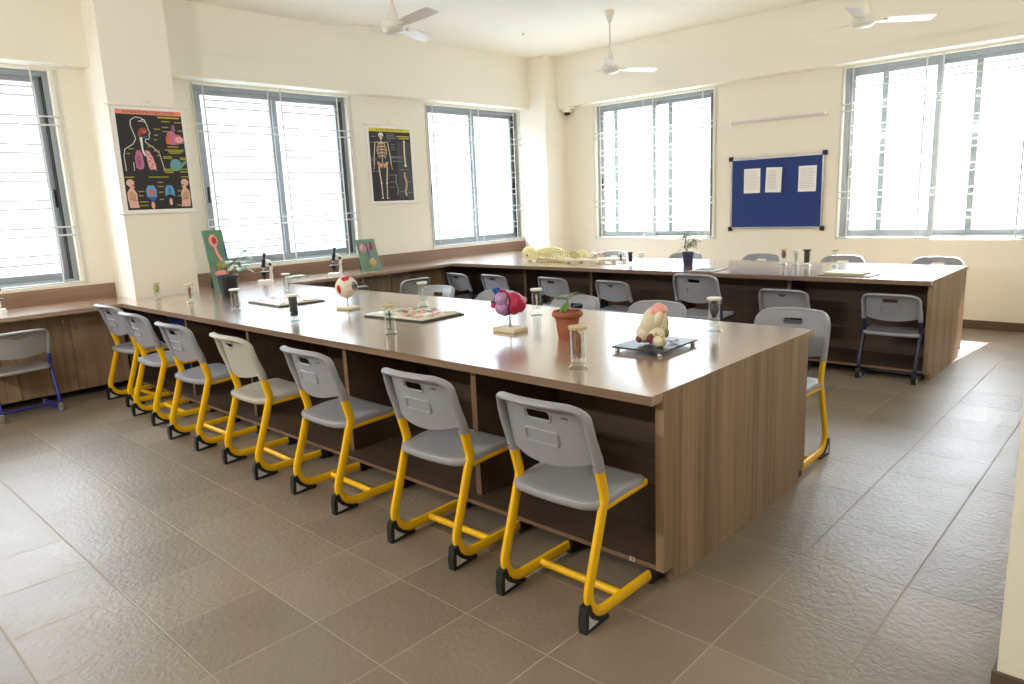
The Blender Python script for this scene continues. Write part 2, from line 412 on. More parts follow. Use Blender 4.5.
struct(MB().box(XW - TH, XR + 0.1, YF - 0.1, YW + TH, -0.1, 0).build('floor', 'floor'))
struct(MB().box(XW - TH, XR + 0.1, YF - 0.1, YW + TH, CZ, CZ + 0.12).build('ceiling', 'ceil'))
def cut_wall(name, axis, f0, f1, a0, a1, wins):
    m = MB()
    def bx(a, b, z0, z1):
        if axis == 'Y': m.box(f0, f1, a, b, z0, z1)
        else: m.box(a, b, f0, f1, z0, z1)
    pos = a0
    for (s, e, z0, z1) in sorted(wins):
        bx(pos, s, 0, CZ); bx(s, e, 0, z0); bx(s, e, z1, CZ); pos = e
    bx(pos, a1, 0, CZ)
    return struct(m.build(name, 'wall'))
cut_wall('wall_left', 'Y', XW - TH, XW, YF, YW, [(a, b, ZB, ZT) for a, b in (W1, W2, W3)])
cut_wall('wall_back', 'X', YW, YW + TH, XW - TH, XR, [(a, b, Z4, ZT) for a, b in (W4, W5)])
struct(MB().box(XR, XR + 0.1, YF, YW, 0, CZ).build('wall_right', 'wall'))
WF = ()
cut_wall('wall_front', 'X', YF - 0.2, YF, XW - TH, XR, [(a, b, 0.93, 2.82) for a, b in WF])
# beams over the windows, wall piers
struct(MB().box(XW, 0.0, YF, -0.152, BZ, CZ).box(XW, 0.0, 0.429, 5.705, BZ, CZ).build('wall_left_beam', 'wall'))
struct(MB().box(0.298, XR, YB, YW, BZ, CZ).build('wall_back_beam', 'wall'))
struct(MB().box(XW, 0.299, -0.152, 0.429, 0, CZ).build('wall_left_pier', 'wall'))
struct(MB().box(XW, 0.298, 5.705, YW, 0, CZ).build('wall_corner_pier', 'wall'))
struct(MB().box(6.945, XR, -0.205, 0.38, 0, CZ).build('wall_right_pier', 'wall'))
# skirting
struct(MB().box(0.31, XR, YW - 0.012, YW, 0, 0.093).build('baseboard_back', 'skirt', bevel=0.002))
struct(MB().box(6.933, XR, -0.217, -0.205, 0, 0.1).box(6.933, 6.945, -0.205, 0.38, 0, 0.1).build('baseboard_right', 'skirt', bevel=0.002))
def window(name, axis, s, e, z0, z1, face, out, extra=(), seed=0):
    """sliding aluminium window with a white bar grille. axis: direction of the wall; face: wall face; out: sign pointing outdoors"""
    root = bpy.data.objects.new(name, None); COL.objects.link(root); struct(root)
    d0 = face + out * 0.06
    def put(m, a, b, p, q, za, zb, mi=0):
        lo, hi = min(p, q), max(p, q)
        if axis == 'Y': m.box(lo, hi, a, b, za, zb, mi)
        else: m.box(a, b, lo, hi, za, zb, mi)
    fr = MB(); t = 0.045
    D0, D1 = d0, d0 + out * 0.10
    put(fr, s, s + t, D0, D1, z0, z1); put(fr, e - t, e, D0, D1, z0, z1)
    put(fr, s + t, e - t, D0, D1, z1 - t, z1); put(fr, s + t, e - t, D0, D1, z0, z0 + t)
    fr.build('frame', 'alu', root)
    mid = (s + e) / 2
    for k, (a, b, dd) in enumerate(((s + t, mid + 0.035, 0.018), (mid - 0.035, e - t, 0.052))):
        sa = MB(); w = 0.055; p, q = d0 + out * dd, d0 + out * (dd + 0.03); za, zb = z0 + t, z1 - t
        put(sa, a, a + w, p, q, za, zb); put(sa, b - w, b, p, q, za, zb)
        put(sa, a + w, b - w, p, q, zb - 0.045, zb); put(sa, a + w, b - w, p, q, za, za + 0.06)
        so = sa.build('sash', 'alu', root)
        pa = MB(); put(pa, a + w, b - w, p + out * 0.012, p + out * 0.018, za + 0.06, zb - 0.045)
        pa.build('pane', 'pane', so)
        la = MB(); ha = a + 0.018 if k == 0 else b - 0.036
        put(la, ha, ha + 0.018, p - out * 0.012, p, (za + zb) / 2 - 0.24, (za + zb) / 2 - 0.08)
        la.build('latch', 'rub', so)
    if extra:
        ex = MB()
        for a in extra: put(ex, a, a + 0.06, d0 + out * 0.082, d0 + out * 0.098, z0 + t, z1 - t)
        ex.build('insect_screen_stile', 'alu', root)
    rb = MB(); put(rb, e - t - 0.012, e - t, D0 - out * 0.002, D0 + out * 0.05, z0 + t, z1 - t); rb.build('gasket', 'rub', root)
    # grille of thin bars fixed to the wall face
    g = MB(); gf = face - out * 0.012; r = 0.0075
    def bar(a0, zz0, a1, zz1):
        if axis == 'Y': g.tube([(gf, a0, zz0), (gf, a1, zz1)], r, 6)
        else: g.tube([(a0, gf, zz0), (a1, gf, zz1)], r, 6)
    L_ = e - s
    vx = [s + 0.10, s + L_ * 0.443, s + L_ * 0.525, e - 0.145]
    for a in vx: bar(a, z0 + 0.012, a, z1 + 0.005)
    zt = z1 - 0.15
    for k in range(7):
        for dz in (0, -0.073):
            z = zt - 0.24 * k + dz
            if k in (1, 5): bar(s - 0.02, z, e + 0.055, z)
            else: bar(vx[0], z, vx[1], z); bar(vx[2], z, vx[3], z)
    # white side rails and bottom rail that carry the bars
    put(g, s - 0.018, s - 0.006, face - out * 0.016, face, z0 - 0.005, z1 + 0.01)
    put(g, e + 0.025, e + 0.045, face - out * 0.016, face, z0 - 0.005, z1 + 0.01)
    bar(s - 0.012, z0 + 0.02, e + 0.035, z0 + 0.02)
    g.build('grille', 'grille', root)
    sl = MB(); put(sl, s, e, face + out * 0.0, face + out * 0.2, z0 - 0.001, z0 + 0.006); sl.build('sill', 'whitem', root)
    return root
window('window_1', 'Y', *W1, ZB, ZT, XW, -1)
window('window_2', 'Y', *W2, ZB, ZT, XW, -1)
window('window_3', 'Y', *W3, ZB, ZT, XW, -1)
window('window_4', 'X', *W4, Z4, ZT, YW, 1, extra=(1.06, 1.95))
window('window_5', 'X', *W5, Z4, ZT, YW, 1, extra=(4.63, 5.51))
# light portals at the window openings
def portal(c, sx, sy, rot):
    l = bpy.data.lights.new('portal', 'AREA'); l.shape = 'RECTANGLE'; l.size, l.size_y = sx, sy; l.cycles.is_portal = True
    o = bpy.data.objects.new('window_portal', l); COL.objects.link(o); o.location = c; o.rotation_euler = rot
for a, b in (W1, W2, W3): portal((XW - 0.16, (a + b) / 2, 1.887), 1.87, b - a, (0, -pi / 2, 0))
for a, b in (W4, W5): portal(((a + b) / 2, YW + 0.2, 1.876), b - a, 1.88, (-pi / 2, 0, 0))
for a, b in WF: portal(((a + b) / 2, YF - 0.18, 1.876), b - a, 1.88, (pi / 2, 0, 0))

# ------------------------------------------------------------------ counter along the window wall
CE = 0.5376
t = thing('wall_counter', (0, 0, 0), 0, 'long wood laminate worktop running under the windows of the left wall', 'worktop')
m = MB(); m.box(XW, CE, -2.75, -0.154, H - 0.036, H); m.box(0.301, CE, -0.154, 0.431, H - 0.036, H); m.box(XW, CE, 0.431, 5.703, H - 0.036, H)
m.build('worktop', 'topy', t, bevel=0.002)
m = MB()
for a, b in ((-2.75, -0.154), (0.431, 1.55), (1.552, 3.62), (3.622, 5.703)): m.box(XW, XW + 0.018, a, b, H, 0.93)
m.build('backsplash', 'splash', t)
CF = 0.27   # cabinet front
def cabinet(y0, y1, label, doors=2):
    c = thing('base_cabinet', (0, 0, 0), 0, label, 'cabinet', 'base cabinets under the window counter')
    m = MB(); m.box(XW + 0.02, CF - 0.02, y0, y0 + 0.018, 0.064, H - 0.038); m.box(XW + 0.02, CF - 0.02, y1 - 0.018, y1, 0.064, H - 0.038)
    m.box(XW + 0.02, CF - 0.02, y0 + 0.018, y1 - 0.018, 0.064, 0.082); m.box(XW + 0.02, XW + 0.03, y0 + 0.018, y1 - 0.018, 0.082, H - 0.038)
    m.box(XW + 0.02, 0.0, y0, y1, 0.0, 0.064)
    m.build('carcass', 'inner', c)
    w = (y1 - y0) / doors
    for k in range(doors):
        a, b = y0 + k * w + 0.002, y0 + (k + 1) * w - 0.002
        d = MB().box(CF - 0.018, CF, a, b, 0.068, H - 0.042).build('door', 'panel', c, bevel=0.0015)
        hy = b - 0.05 if k % 2 == 0 else a + 0.05
        hm = MB(); hm.tube([(CF, hy, 0.705), (CF + 0.022, hy, 0.705), (CF + 0.024, hy, 0.70), (CF + 0.024, hy, 0.655), (CF + 0.022, hy, 0.65), (CF, hy, 0.65)], 0.005, 8)
        hm.build('handle', 'silver', d)
        lk = MB().lathe([(0.011, 0), (0.011, 0.006), (0.008, 0.009)], 12, (CF, hy, 0.605), mat=Matrix.Rotation(pi / 2, 3, 'Y'))
        lk.lathe([(0.005, 0.009), (0.005, 0.010)], 10, (CF, hy, 0.605), mi=1, mat=Matrix.Rotation(pi / 2, 3, 'Y'))
        lk.build('lock', ['silver', 'rub'], d)
cabinet(-1.985, -1.133, 'base cabinet behind the blue-framed chair at the left edge of the picture')
cabinet(-1.131, -0.28, 'two-door base cabinet between the blue-framed chair and the long front table')
cabinet(1.24, 2.0, 'base cabinet under the window counter, nearest the eye model')
cabinet(2.002, 2.76, 'middle base cabinet under the window counter between the two long tables')
cabinet(2.762, 3.50, 'base cabinet under the window counter, next to the far table corner')
cabinet(3.502, 4.14, 'base cabinet at the corner where the counter meets the back table')

# ------------------------------------------------------------------ long tables
def table(label, x0, x1, y0, y1, divs, dv0, dv1, pl0, pl1, xu, mark=False):
    t = thing('lab_table', (0, 0, 0), 0, label, 'table')
    ym = (y0 + y1) / 2; p0, p1 = y0 + 0.08, y1 - 0.08
    MB().box(x0, x1 - 0.0008, y0, y1, H - 0.036, H, 0, 1).build('tabletop', ['top', 'edge'], t)
    # end panel with a toe notch at both lower corners; its face runs up over the slab edge
    poly = [(p0, 0.0645), (p0 + 0.069, 0.0645), (p0 + 0.069, 0), (p1 - 0.069, 0), (p1 - 0.069, 0.0645), (p1, 0.0645), (p1, H - 0.0365), (p0, H - 0.0365)]
    m = MB().prism(poly, lambda a, b: (x1 - 0.036, a, b), lambda a, b: (x1, a, b)); m.box(x1 - 0.0005, x1 + 0.0012, p0, p1, H - 0.037, H - 0.002)
    m.build('end_panel', 'panel', t)
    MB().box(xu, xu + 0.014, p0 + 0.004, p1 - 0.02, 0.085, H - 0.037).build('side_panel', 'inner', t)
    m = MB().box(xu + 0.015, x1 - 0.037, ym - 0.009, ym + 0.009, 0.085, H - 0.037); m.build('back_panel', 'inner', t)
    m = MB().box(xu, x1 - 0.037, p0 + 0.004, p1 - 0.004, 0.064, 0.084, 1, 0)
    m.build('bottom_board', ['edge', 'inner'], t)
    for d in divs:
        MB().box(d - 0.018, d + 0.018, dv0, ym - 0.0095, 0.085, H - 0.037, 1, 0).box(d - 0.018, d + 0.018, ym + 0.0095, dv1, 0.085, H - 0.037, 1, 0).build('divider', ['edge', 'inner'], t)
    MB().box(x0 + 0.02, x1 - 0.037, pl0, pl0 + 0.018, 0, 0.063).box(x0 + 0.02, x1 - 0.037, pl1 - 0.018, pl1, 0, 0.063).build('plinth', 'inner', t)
    if mark:
        vs, fs = text_geo('33', 0.03); m = MB()
        m.add([(x1 - 0.15 + v.x, p0 + 0.0035, 0.075 + v.y) for v in vs], fs)
        m.build('number_mark', 'paper', t)
    return t
T1X0 = CE + 0.002
table('long wood laminate lab table in front with the yellow-legged chairs along it', T1X0, 5.861, -0.3531, 1.2171, (1.446, 2.467, 3.66, 4.755), -0.20, 1.04, 0.05, 0.82, 0.302, True)
table('long wood laminate lab table at the back beneath the blue notice board', T1X0, 5.8665, 3.5214, 4.7961, (1.45, 2.44, 3.55, 4.66), 3.86, 4.45, 3.98, 4.34, 0.302)

# ------------------------------------------------------------------ chairs
def arc(cy, cz, r, a0, a1, n):
    return [(cy + r * cos(radians(a0 + (a1 - a0) * i / n)), cz + r * sin(radians(a0 + (a1 - a0) * i / n))) for i in range(n + 1)]
def back_y(x, z):
    y = 0.136 - 0.2235 * (z - 0.46) - 0.046 * (1 - min(1.0, (x / 0.2) ** 2))
    if z > 0.775: y -= 14 * (z - 0.775) ** 2 * 0.6
    return y
CH_MESH = {}
def rrect(cx, cz, hw, hh, r, n=4):
    out = []
    for q, (sx, sz) in enumerate(((1, 1), (-1, 1), (-1, -1), (1, -1))):
        for i in range(n + 1):
            a = pi / 2 * (q + i / n); out.append((cx + sx * (hw - r) + r * cos(a), cz + sz * (hh - r) + r * sin(a)))
    return out
def make_chair(small, plastic, frame, hole, name, label, group, caps='blackp', mark=None):
    """chair at the origin facing +Y; rear edge of its floor runners at y=0"""
    root = thing('classroom_chair', (0, 0, 0), 0, label, 'chair', group)
    sx, sy, sz = (1.0, 0.86, 0.83) if small else (1, 1, 1)
    SC = Matrix.Diagonal((sx, sy, sz, 1))
    # side frames
    lean = 71.0
    path = [(0.45, 0.039), (0.30, 0.039)] + arc(0.118, 0.129, 0.09, 270, 180 - (90 - lean) + 0, 8)
    path += [(0.083, 0.306), (0.120, 0.42)] + [(0.130, 0.447), (0.134, 0.462), (0.133, 0.478), (0.128, 0.50)] + [(0.1055, 0.586), (0.104, 0.592)]
    for s in (-1, 1):
        m = MB().planar_tube(path, s * 0.205, 0.0215, 0.0135)
        m.planar_tube([(0.128, 0.428), (0.25, 0.432), (0.41, 0.437)], s * 0.2, 0.0155, 0.0115)
        m.xf(SC).build('leg_frame', frame, root)
    m = MB().tube([(-0.197, 0.235, 0.042), (0.197, 0.235, 0.042)], 0.016, 10); m.xf(SC).build('crossbar', frame, root)
    for s in (-1, 1):
        if caps == 'blackp':
            prof = [(-0.012, 0.0), (0.122, 0.004), (0.13, 0.016), (0.09, 0.026), (0.055, 0.044), (0.032, 0.07), (0.02, 0.105), (-0.006, 0.098), (-0.014, 0.05)]
            m = MB().prism(prof, lambda a, b: (s * 0.205 - 0.0165, a, b), lambda a, b: (s * 0.205 + 0.0165, a, b))
            tri = [(0.004, 0.014), (0.066, 0.019), (0.026, 0.046), (0.008, 0.068)]
            for e in (-1, 1):
                m.prism(tri, lambda a, b: (s * 0.205 + e * 0.0164, a, b), lambda a, b: (s * 0.205 + e * 0.0172, a, b), mi=1)
            m.xf(SC).build('foot_wedge', ['blackp', 'emblem'], root)
            MB().rbox(s * 0.205 - 0.0175, s * 0.205 + 0.0175, 0.42, 0.505, 0.0, 0.0625, 0.006).xf(SC).build('end_cap', 'blackp', root)
        else:
            MB().rbox(s * 0.205 - 0.0165, s * 0.205 + 0.0165, 0.0, 0.045, 0.0, 0.085, 0.006).xf(SC).build('foot_cap', caps, root)
            MB().rbox(s * 0.205 - 0.0155, s * 0.205 + 0.0155, 0.435, 0.49, 0.0, 0.061, 0.006).xf(SC).build('end_cap', caps, root)
    # seat: dished pad with a rolled front edge
    def zf(x, y):
        v = (y - 0.0) / 0.18
        z = 0.010 * (x / 0.2) ** 2 * max(0, 1 - abs(v)) 
        z += 0.008 * v
        if v > 0.7: z -= 0.022 * (v - 0.7) ** 2 / 0.09
        if v < -0.55: z += 0.010 * ((-v - 0.55) / 0.45) ** 2
        return z
    m = MB().pad(0.425, 0.365, 0.07, [(0.02, 0.428), (0.006, 0.428), (0.0, 0.434), (0.0, 0.450), (0.004, 0.458), (0.012, 0.462), (0.05, 0.459), (0.10, 0.455), (0.15, 0.454), (0.175, 0.454)], (0, 0.253, 0), zf)
    # soften the plan: rear edge bows backwards
    m.v = [(x, y - 0.022 * max(0, 1 - (x / 0.2) ** 2) * max(0, min(1, (0.2 - y) / 0.12)), z) for (x, y, z) in m.v]
    m.xf(SC).build('seat', plastic, root)
    # backrest shell
    bot = lambda x: 0.605 - 0.034 * (1 - (x / 0.2) ** 2)
    ol = [(0.2 - 0.4 * i / 16, bot(0.2 - 0.4 * i / 16)) for i in range(17)]
    ol += [(-0.2, 0.68), (-0.2, 0.765)] + [(-0.145 + 0.055 * cos(radians(a)), 0.765 + 0.055 * sin(radians(a))) for a in (165, 145, 125, 105)]
    ol += [(-0.145 + 0.29 * i / 10, 0.823 + 0.006 * (1 - ((i - 5) / 5) ** 2)) for i in range(11)]
    ol += [(0.145 + 0.055 * cos(radians(a)), 0.765 + 0.055 * sin(radians(a))) for a in (75, 55, 35, 15)] + [(0.2, 0.765), (0.2, 0.68)]
    if hole == 'v': hl = [(-0.05, 0.785), (-0.03, 0.769), (-0.008, 0.756), (0.008, 0.756), (0.03, 0.769), (0.05, 0.785)]
    elif hole == 'arc': hl = [(-0.058, 0.785), (-0.045, 0.768), (-0.02, 0.760), (0.02, 0.760), (0.045, 0.768), (0.058, 0.785)]
    else: hl = rrect(0, 0.772, 0.056, 0.018, 0.012)
    m = MB().shell(ol, [hl], lambda x, z, q: Vector((x, back_y(x, z) - 0.004 + q, z)), 0.008, 0.032)
    # rolled rim and post sleeves
    rim = [(-0.205, 0.575), (-0.205, 0.62), (-0.205, 0.70), (-0.204, 0.76)] + [(-0.145 + 0.058 * cos(radians(a)), 0.765 + 0.058 * sin(radians(a))) for a in (165, 145, 125, 105)]
    rim += [(-0.145 + 0.29 * i / 10, 0.825 + 0.006 * (1 - ((i - 5) / 5) ** 2)) for i in range(11)]
    rim += [(-x, z) for (x, z) in reversed(rim[:8])]
    nr = len(rim); vs = []; fs = []; ns = 12
    for i, (x, z) in enumerate(rim):
        p, q = rim[max(0, i - 1)], rim[min(nr - 1, i + 1)]
        t = Vector((q[0] - p[0], q[1] - p[1])).normalized()
        low = min(1.0, max(0.0, (0.72 - z) / 0.10))              # 1 in the post sleeves, 0 along the top
        wa = 0.0135 + 0.0042 * low; wb = 0.022 + 0.0035 * low; oy = -0.016 * (1 - low) - 0.002
        for k in range(ns):
            c = 2 * pi * k / ns
            vs.append((x - t.y * wa * cos(c), back_y(x, z) + oy + wb * sin(c), z + t.x * wa * cos(c)))
    for i in range(nr - 1):
        for k in range(ns):
            k2 = (k + 1) % ns; fs.append((i * ns + k, i * ns + k2, (i + 1) * ns + k2, (i + 1) * ns + k))
    fs += [tuple(range(ns - 1, -1, -1)), tuple(range((nr - 1) * ns, nr * ns))]
    m.add(vs, fs, 0, True)
    # lip under the hand hole and the raised rectangle on the rear
    lip = [(p[0] * 1.08, 0.774 + (p[1] - 0.774) * 1.25) for p in hl]
    m.tube([(x, back_y(x, z) - 0.004, z) for x, z in lip], 0.005, 6, closed=True)
    if hole == 'slot':
        rr = rrect(0, 0.682, 0.075, 0.026, 0.012)
        m.tube([(x, back_y(x, z) - 0.005, z) for x, z in rr], 0.0068, 6, closed=True)
    bk = m.xf(SC).build('backrest', plastic, root)
    for s in (-1, 1): MB().ball((s * 0.203, back_y(0.2, 0.60) - 0.026, 0.602), (0.006, 0.004, 0.006), 8, 6).xf(SC).build('rivet', 'silver', bk)
    if mark:
        vs, fs = text_geo(mark, 0.020); m = MB()
        m.add([(0.115 + v.x, back_y(0.115 + v.x, 0.772 + v.y) - 0.0052, 0.772 + v.y) for v in vs], fs)
        m.xf(SC).build('stamped_mark', 'black', bk)
    return root
GF, GR, G2, GB, GC = 'yellow-legged chairs along the front table', 'chairs on the far side of the front table', 'chairs on the near side of the back table', 'chairs between the back table and the wall', 'blue-framed chairs at the window counter'
yel = make_chair(False, 'grey', 'yellow', 'slot', 'a', 'grey chair with yellow legs nearest the camera, at the front table corner', GF, mark='F80')
yel.location = (5.592, -0.703, 0)
copy_thing(yel, (4.887, -0.695, 0), radians(1.5), 'grey chair with yellow legs, second from the near corner of the front table', GF)
copy_thing(yel, (4.0, -0.685, 0), radians(-1), 'grey chair with yellow legs, third from the near corner, right of the beige one', GF)
bei = make_chair(False, 'beige', 'yellow', 'arc', 'b', 'beige-grey chair with yellow legs in the front row, the only pale one there', GF)
bei.location = (3.21, -0.70, 0); bei.rotation_euler = (0, 0, radians(-1.5))
copy_thing(yel, (2.40, -0.70, 0), radians(1), 'grey chair with yellow legs just left of the beige one in the front row', GF)
copy_thing(yel, (1.55, -0.645, 0), radians(-1), 'grey chair with yellow legs in front of the blue bin, second from the cabinets', GF)
copy_thing(yel, (0.80, -0.575, 0), radians(2), 'grey chair with yellow legs closest to the cabinets under the window', GF)
# far side of the front table
copy_thing(yel, (5.612, 1.585, 0), pi + radians(1), 'grey chair with yellow legs at the far right corner of the front table', GR)
copy_thing(yel, (4.765, 1.50, 0), pi, 'grey chair across the front table, behind the cream model on the dark tray', GR)
copy_thing(yel, (4.095, 1.50, 0), pi - radians(1), 'grey chair across the front table, behind the terracotta pot', GR)
copy_thing(yel, (3.34, 1.48, 0), pi, 'grey chair across the front table, behind the heart model', GR)
lig = make_chair(False, 'lgrey', 'yellow', 'slot', 'c', 'light grey chair behind the cream-lidded jar across the front table', GR)
lig.location = (2.60, 1.50, 0); lig.rotation_euler = (0, 0, pi)
# near side of the back table
nav = make_chair(True, 'grey', 'navy', 'slot', 'd', 'grey chair with dark navy frame at the right end of the back table', G2)
nav.location = (5.60, 3.47, 0)
vee = make_chair(True, 'grey', 'navy', 'v', 'e', 'grey chair with a notch-shaped hand hole, left of the navy-framed one', G2)
vee.location = (4.765, 3.43, 0)
tal = make_chair(False, 'grey', 'navy', 'slot', 'g', 'taller grey chair in front of the back table, below the blue plant pot', G2)
tal.location = (4.12, 3.085, 0); tal.rotation_euler = (0, 0, radians(1))
copy_thing(vee, (3.0, 3.42, 0), radians(-4), 'small grey chair with a notch-shaped hand hole, left of the taller grey chair', G2)
copy_thing(nav, (2.2, 3.43, 0), radians(-4), 'small grey chair at the back table in front of the long bones', G2)
copy_thing(nav, (1.33, 3.40, 0), radians(-5), 'small grey chair at the back table, above the heart model', G2)
copy_thing(nav, (0.72, 3.38, 0), radians(-8), 'small grey chair at the back table in the inner corner by the counter', G2)
# back row
copy_thing(lig, (1.86, 5.16, 0), pi, 'grey chair top behind the skeleton bones on the back table', GB)
copy_thing(lig, (2.90, 5.16, 0), pi, 'grey chair top behind the dark blue plant pot', GB)
copy_thing(yel, (3.85, 5.12, 0), pi, 'grey chair top behind the back table, left of its three grouped jars', GB)
copy_thing(yel, (4.70, 5.14, 0), pi, 'grey chair top behind the back table, at the lone clear jar', GB)
copy_thing(yel, (5.555, 5.14, 0), pi, 'grey chair top behind the right end of the back table', GB)
# chairs at the counter
blu = make_chair(True, 'lgrey', 'blue', 'arc', 'f', 'grey chair with blue frame and silver feet by the cabinets, left edge', GC, caps='silver')
blu.location = (0.665, -1.16, 0); blu.rotation_euler = (0, 0, pi / 2 + radians(3))
copy_thing(blu, (0.74, 1.90, 0), pi / 2, 'blue-framed chair at the counter, mostly hidden behind the eye model', GC)
copy_thing(blu, (0.74, 2.78, 0), pi / 2, 'blue-framed grey chair at the counter, left of the light grey chair', GC)

# ------------------------------------------------------------------ blue bin under the front table
b = thing('waste_bin', (0.505, 0.20, 0.0851), 0, 'blue plastic bin standing under the far end of the front table', 'bin')
MB().lathe([(0.0, 0), (0.12, 0), (0.125, 0.01), (0.155, 0.52), (0.165, 0.525), (0.165, 0.54), (0.15, 0.54), (0.145, 0.5), (0.118, 0.02), (0.0, 0.02)], 24).build('body', 'binblue', b)
MB().lathe([(0.168, 0.515), (0.172, 0.52), (0.172, 0.53), (0.168, 0.535)], 24).build('rim', 'binblue', b)

# ------------------------------------------------------------------ ceiling fans
def fan(x, y, zh, angs, label, rod_top=CZ):
    f = thing('ceiling_fan', (x, y, zh), 0, label, 'fan', 'white ceiling fans')
    hgt = rod_top - zh
    MB().lathe([(0.0, hgt), (0.055, hgt), (0.055, hgt - 0.02), (0.045, hgt - 0.05), (0.02, hgt - 0.12), (0.012, hgt - 0.13)], 18).build('canopy', 'fan', f)
    MB().tube([(0, 0, hgt - 0.11), (0, 0, 0.10)], 0.010, 10).build('downrod', 'fan', f)
    MB().lathe([(0.012, 0.20), (0.03, 0.14), (0.05, 0.06), (0.052, 0.05)], 18).build('lower_canopy', 'fan', f)
    MB().lathe([(0.0, 0.055), (0.06, 0.052), (0.098, 0.035), (0.105, 0.012), (0.10, -0.018), (0.075, -0.04), (0.03, -0.048), (0, -0.048)], 24).build('motor', 'fan', f)
    for a in angs:
        m = MB(); rot = Matrix.Rotation(radians(a), 3, 'Z')
        ol = [(0.16, -0.05), (0.30, -0.062), (0.50, -0.066), (0.585, -0.06), (0.60, -0.045), (0.60, 0.045), (0.585, 0.058), (0.50, 0.062), (0.30, 0.058), (0.16, 0.045)]
        m.shell(ol, [], lambda u, v, q: rot @ Vector((u, v, 0.004 - 0.20 * v + 0.9 * v * v + q)), 0.004, 0.05)
        m.build('blade', 'fan', f)
        m = MB(); m.shell([(0.085, -0.02), (0.2, -0.03), (0.2, 0.03), (0.085, 0.02)], [], lambda u, v, q: rot @ Vector((u, v, -0.004 - 0.20 * v * (u - 0.08) / 0.12 + q)), 0.005, 0.04)
        m.build('blade_bracket', 'fan', f)
    return f
fan(2.24, 1.48, 2.985, (-7, 110, 240), 'white ceiling fan at the top of the picture, above the skeleton poster')
fan(2.33, 4.45, 2.93, (305, 65, 185), 'white ceiling fan hanging in full view before the back corner')
fan(4.985, 4.48, 2.93, (280, 40, 160), 'white ceiling fan above the right-hand window')
tag(MB().lathe([(0.02, 0), (0.02, -0.006), (0.008, -0.02), (0.0, -0.022)], 12, (1.03, 4.47, CZ)).build('ceiling_hook', 'silver'), 'small metal hook plate on the ceiling near the back corner', 'hook')

# ------------------------------------------------------------------ things on the walls
# CCTV dome
c = thing('security_camera', (0.40, 6.085, BZ), 0, 'white dome security camera under the beam in the back corner', 'camera')
MB().rbox(-0.095, 0.095, -0.09, 0.09, -0.03, 0.0, 0.006).build('mount', 'white', c)
MB().lathe([(0.06, -0.03), (0.062, -0.06), (0.058, -0.075)], 20).build('housing', 'white', c)
MB().ball((0, 0, -0.072), (0.05, 0.05, 0.048), 16, 10).build('dome', 'rub', c)
# unlit tube light
t = thing('tube_light', (3.52, YW, 2.366), 0, 'unlit tube light batten on the back wall above the notice board', 'light')
MB().rbox(-0.585, 0.585, -0.03, 0, -0.022, 0.022, 0.004).build('batten', 'whitem', t)
MB().tube([(-0.56, -0.052, 0), (0.56, -0.052, 0)], 0.013, 12).build('tube', flat('unlit_tube_glass', 226, 216, 220), t)
for s in (-1, 1): MB().rbox(s * 0.572 - 0.014, s * 0.572 + 0.014, -0.068, -0.028, -0.02, 0.02, 0.004).build('tube_holder', 'white', t)
MB().rbox(-0.03, 0.03, -0.03, 0.0, 0.022, 0.05, 0.004).build('starter', 'white', t)
# notice board
BX0, BX1, BZ0, BZ1 = 2.942, 4.095, 1.061, 1.927
nb = thing('notice_board', (0, YW, 0), 0, 'blue felt notice board with silver frame on the back wall', 'notice board')
MB().box(BX0 + 0.012, BX1 - 0.012, -0.014, -0.002, BZ0 + 0.012, BZ1 - 0.012).build('felt_panel', 'boardblue', nb)
m = MB(); w = 0.022
m.box(BX0, BX1, -0.02, 0, BZ1 - w, BZ1).box(BX0, BX1, -0.02, 0, BZ0, BZ0 + w).box(BX0, BX0 + w, -0.02, 0, BZ0 + w, BZ1 - w).box(BX1 - w, BX1, -0.02, 0, BZ0 + w, BZ1 - w)
m.build('frame', 'silver', nb)
for x in (BX0, BX1):
    for z in (BZ0, BZ1): MB().rbox(x - 0.028, x + 0.028, -0.026, 0, z - 0.028, z + 0.028, 0.006).build('corner_cap', 'blackp', nb)
def sheet(xc, zc, tilt, curl, label, lines):
    t = thing('notice_sheet', (xc, YW - 0.0175, zc), 0, label, 'paper', 'papers pinned on the notice board')
    m = MB(); rot = Matrix.Rotation(tilt, 3, 'Y')
    fn = lambda u, v, q: rot @ Vector((u, -q - curl * 0.03 * max(0, u / 0.105) ** 3, v))
    m.shell(rrect(0, 0, 0.105, 0.1485, 0.001, 1), [], fn, 0.001, 0.035)
    m.build('page', 'paper', t)
    m = MB(); random.seed(lines)
    for k in range(lines):
        z = 0.12 - k * 0.24 / lines; L0 = random.uniform(0.05, 0.085)
        m.add([rot @ Vector(p) for p in ((-0.085, -0.0016, z), (L0, -0.0016, z), (L0, -0.0016, z - 0.004), (-0.085, -0.0016, z - 0.004))], [(0, 1, 2, 3)])
    m.build('print_lines', 'ink', t)
sheet(3.225, 1.648, 0.0, 0, 'white printed sheet at the left of the notice board', 9)
sheet(3.505, 1.648, radians(2), 1, 'white sheet with a curled right edge, in the middle on the notice board', 14)
sheet(3.905, 1.642, radians(0.5), 0, 'white printed sheet at the right of the notice board', 11)

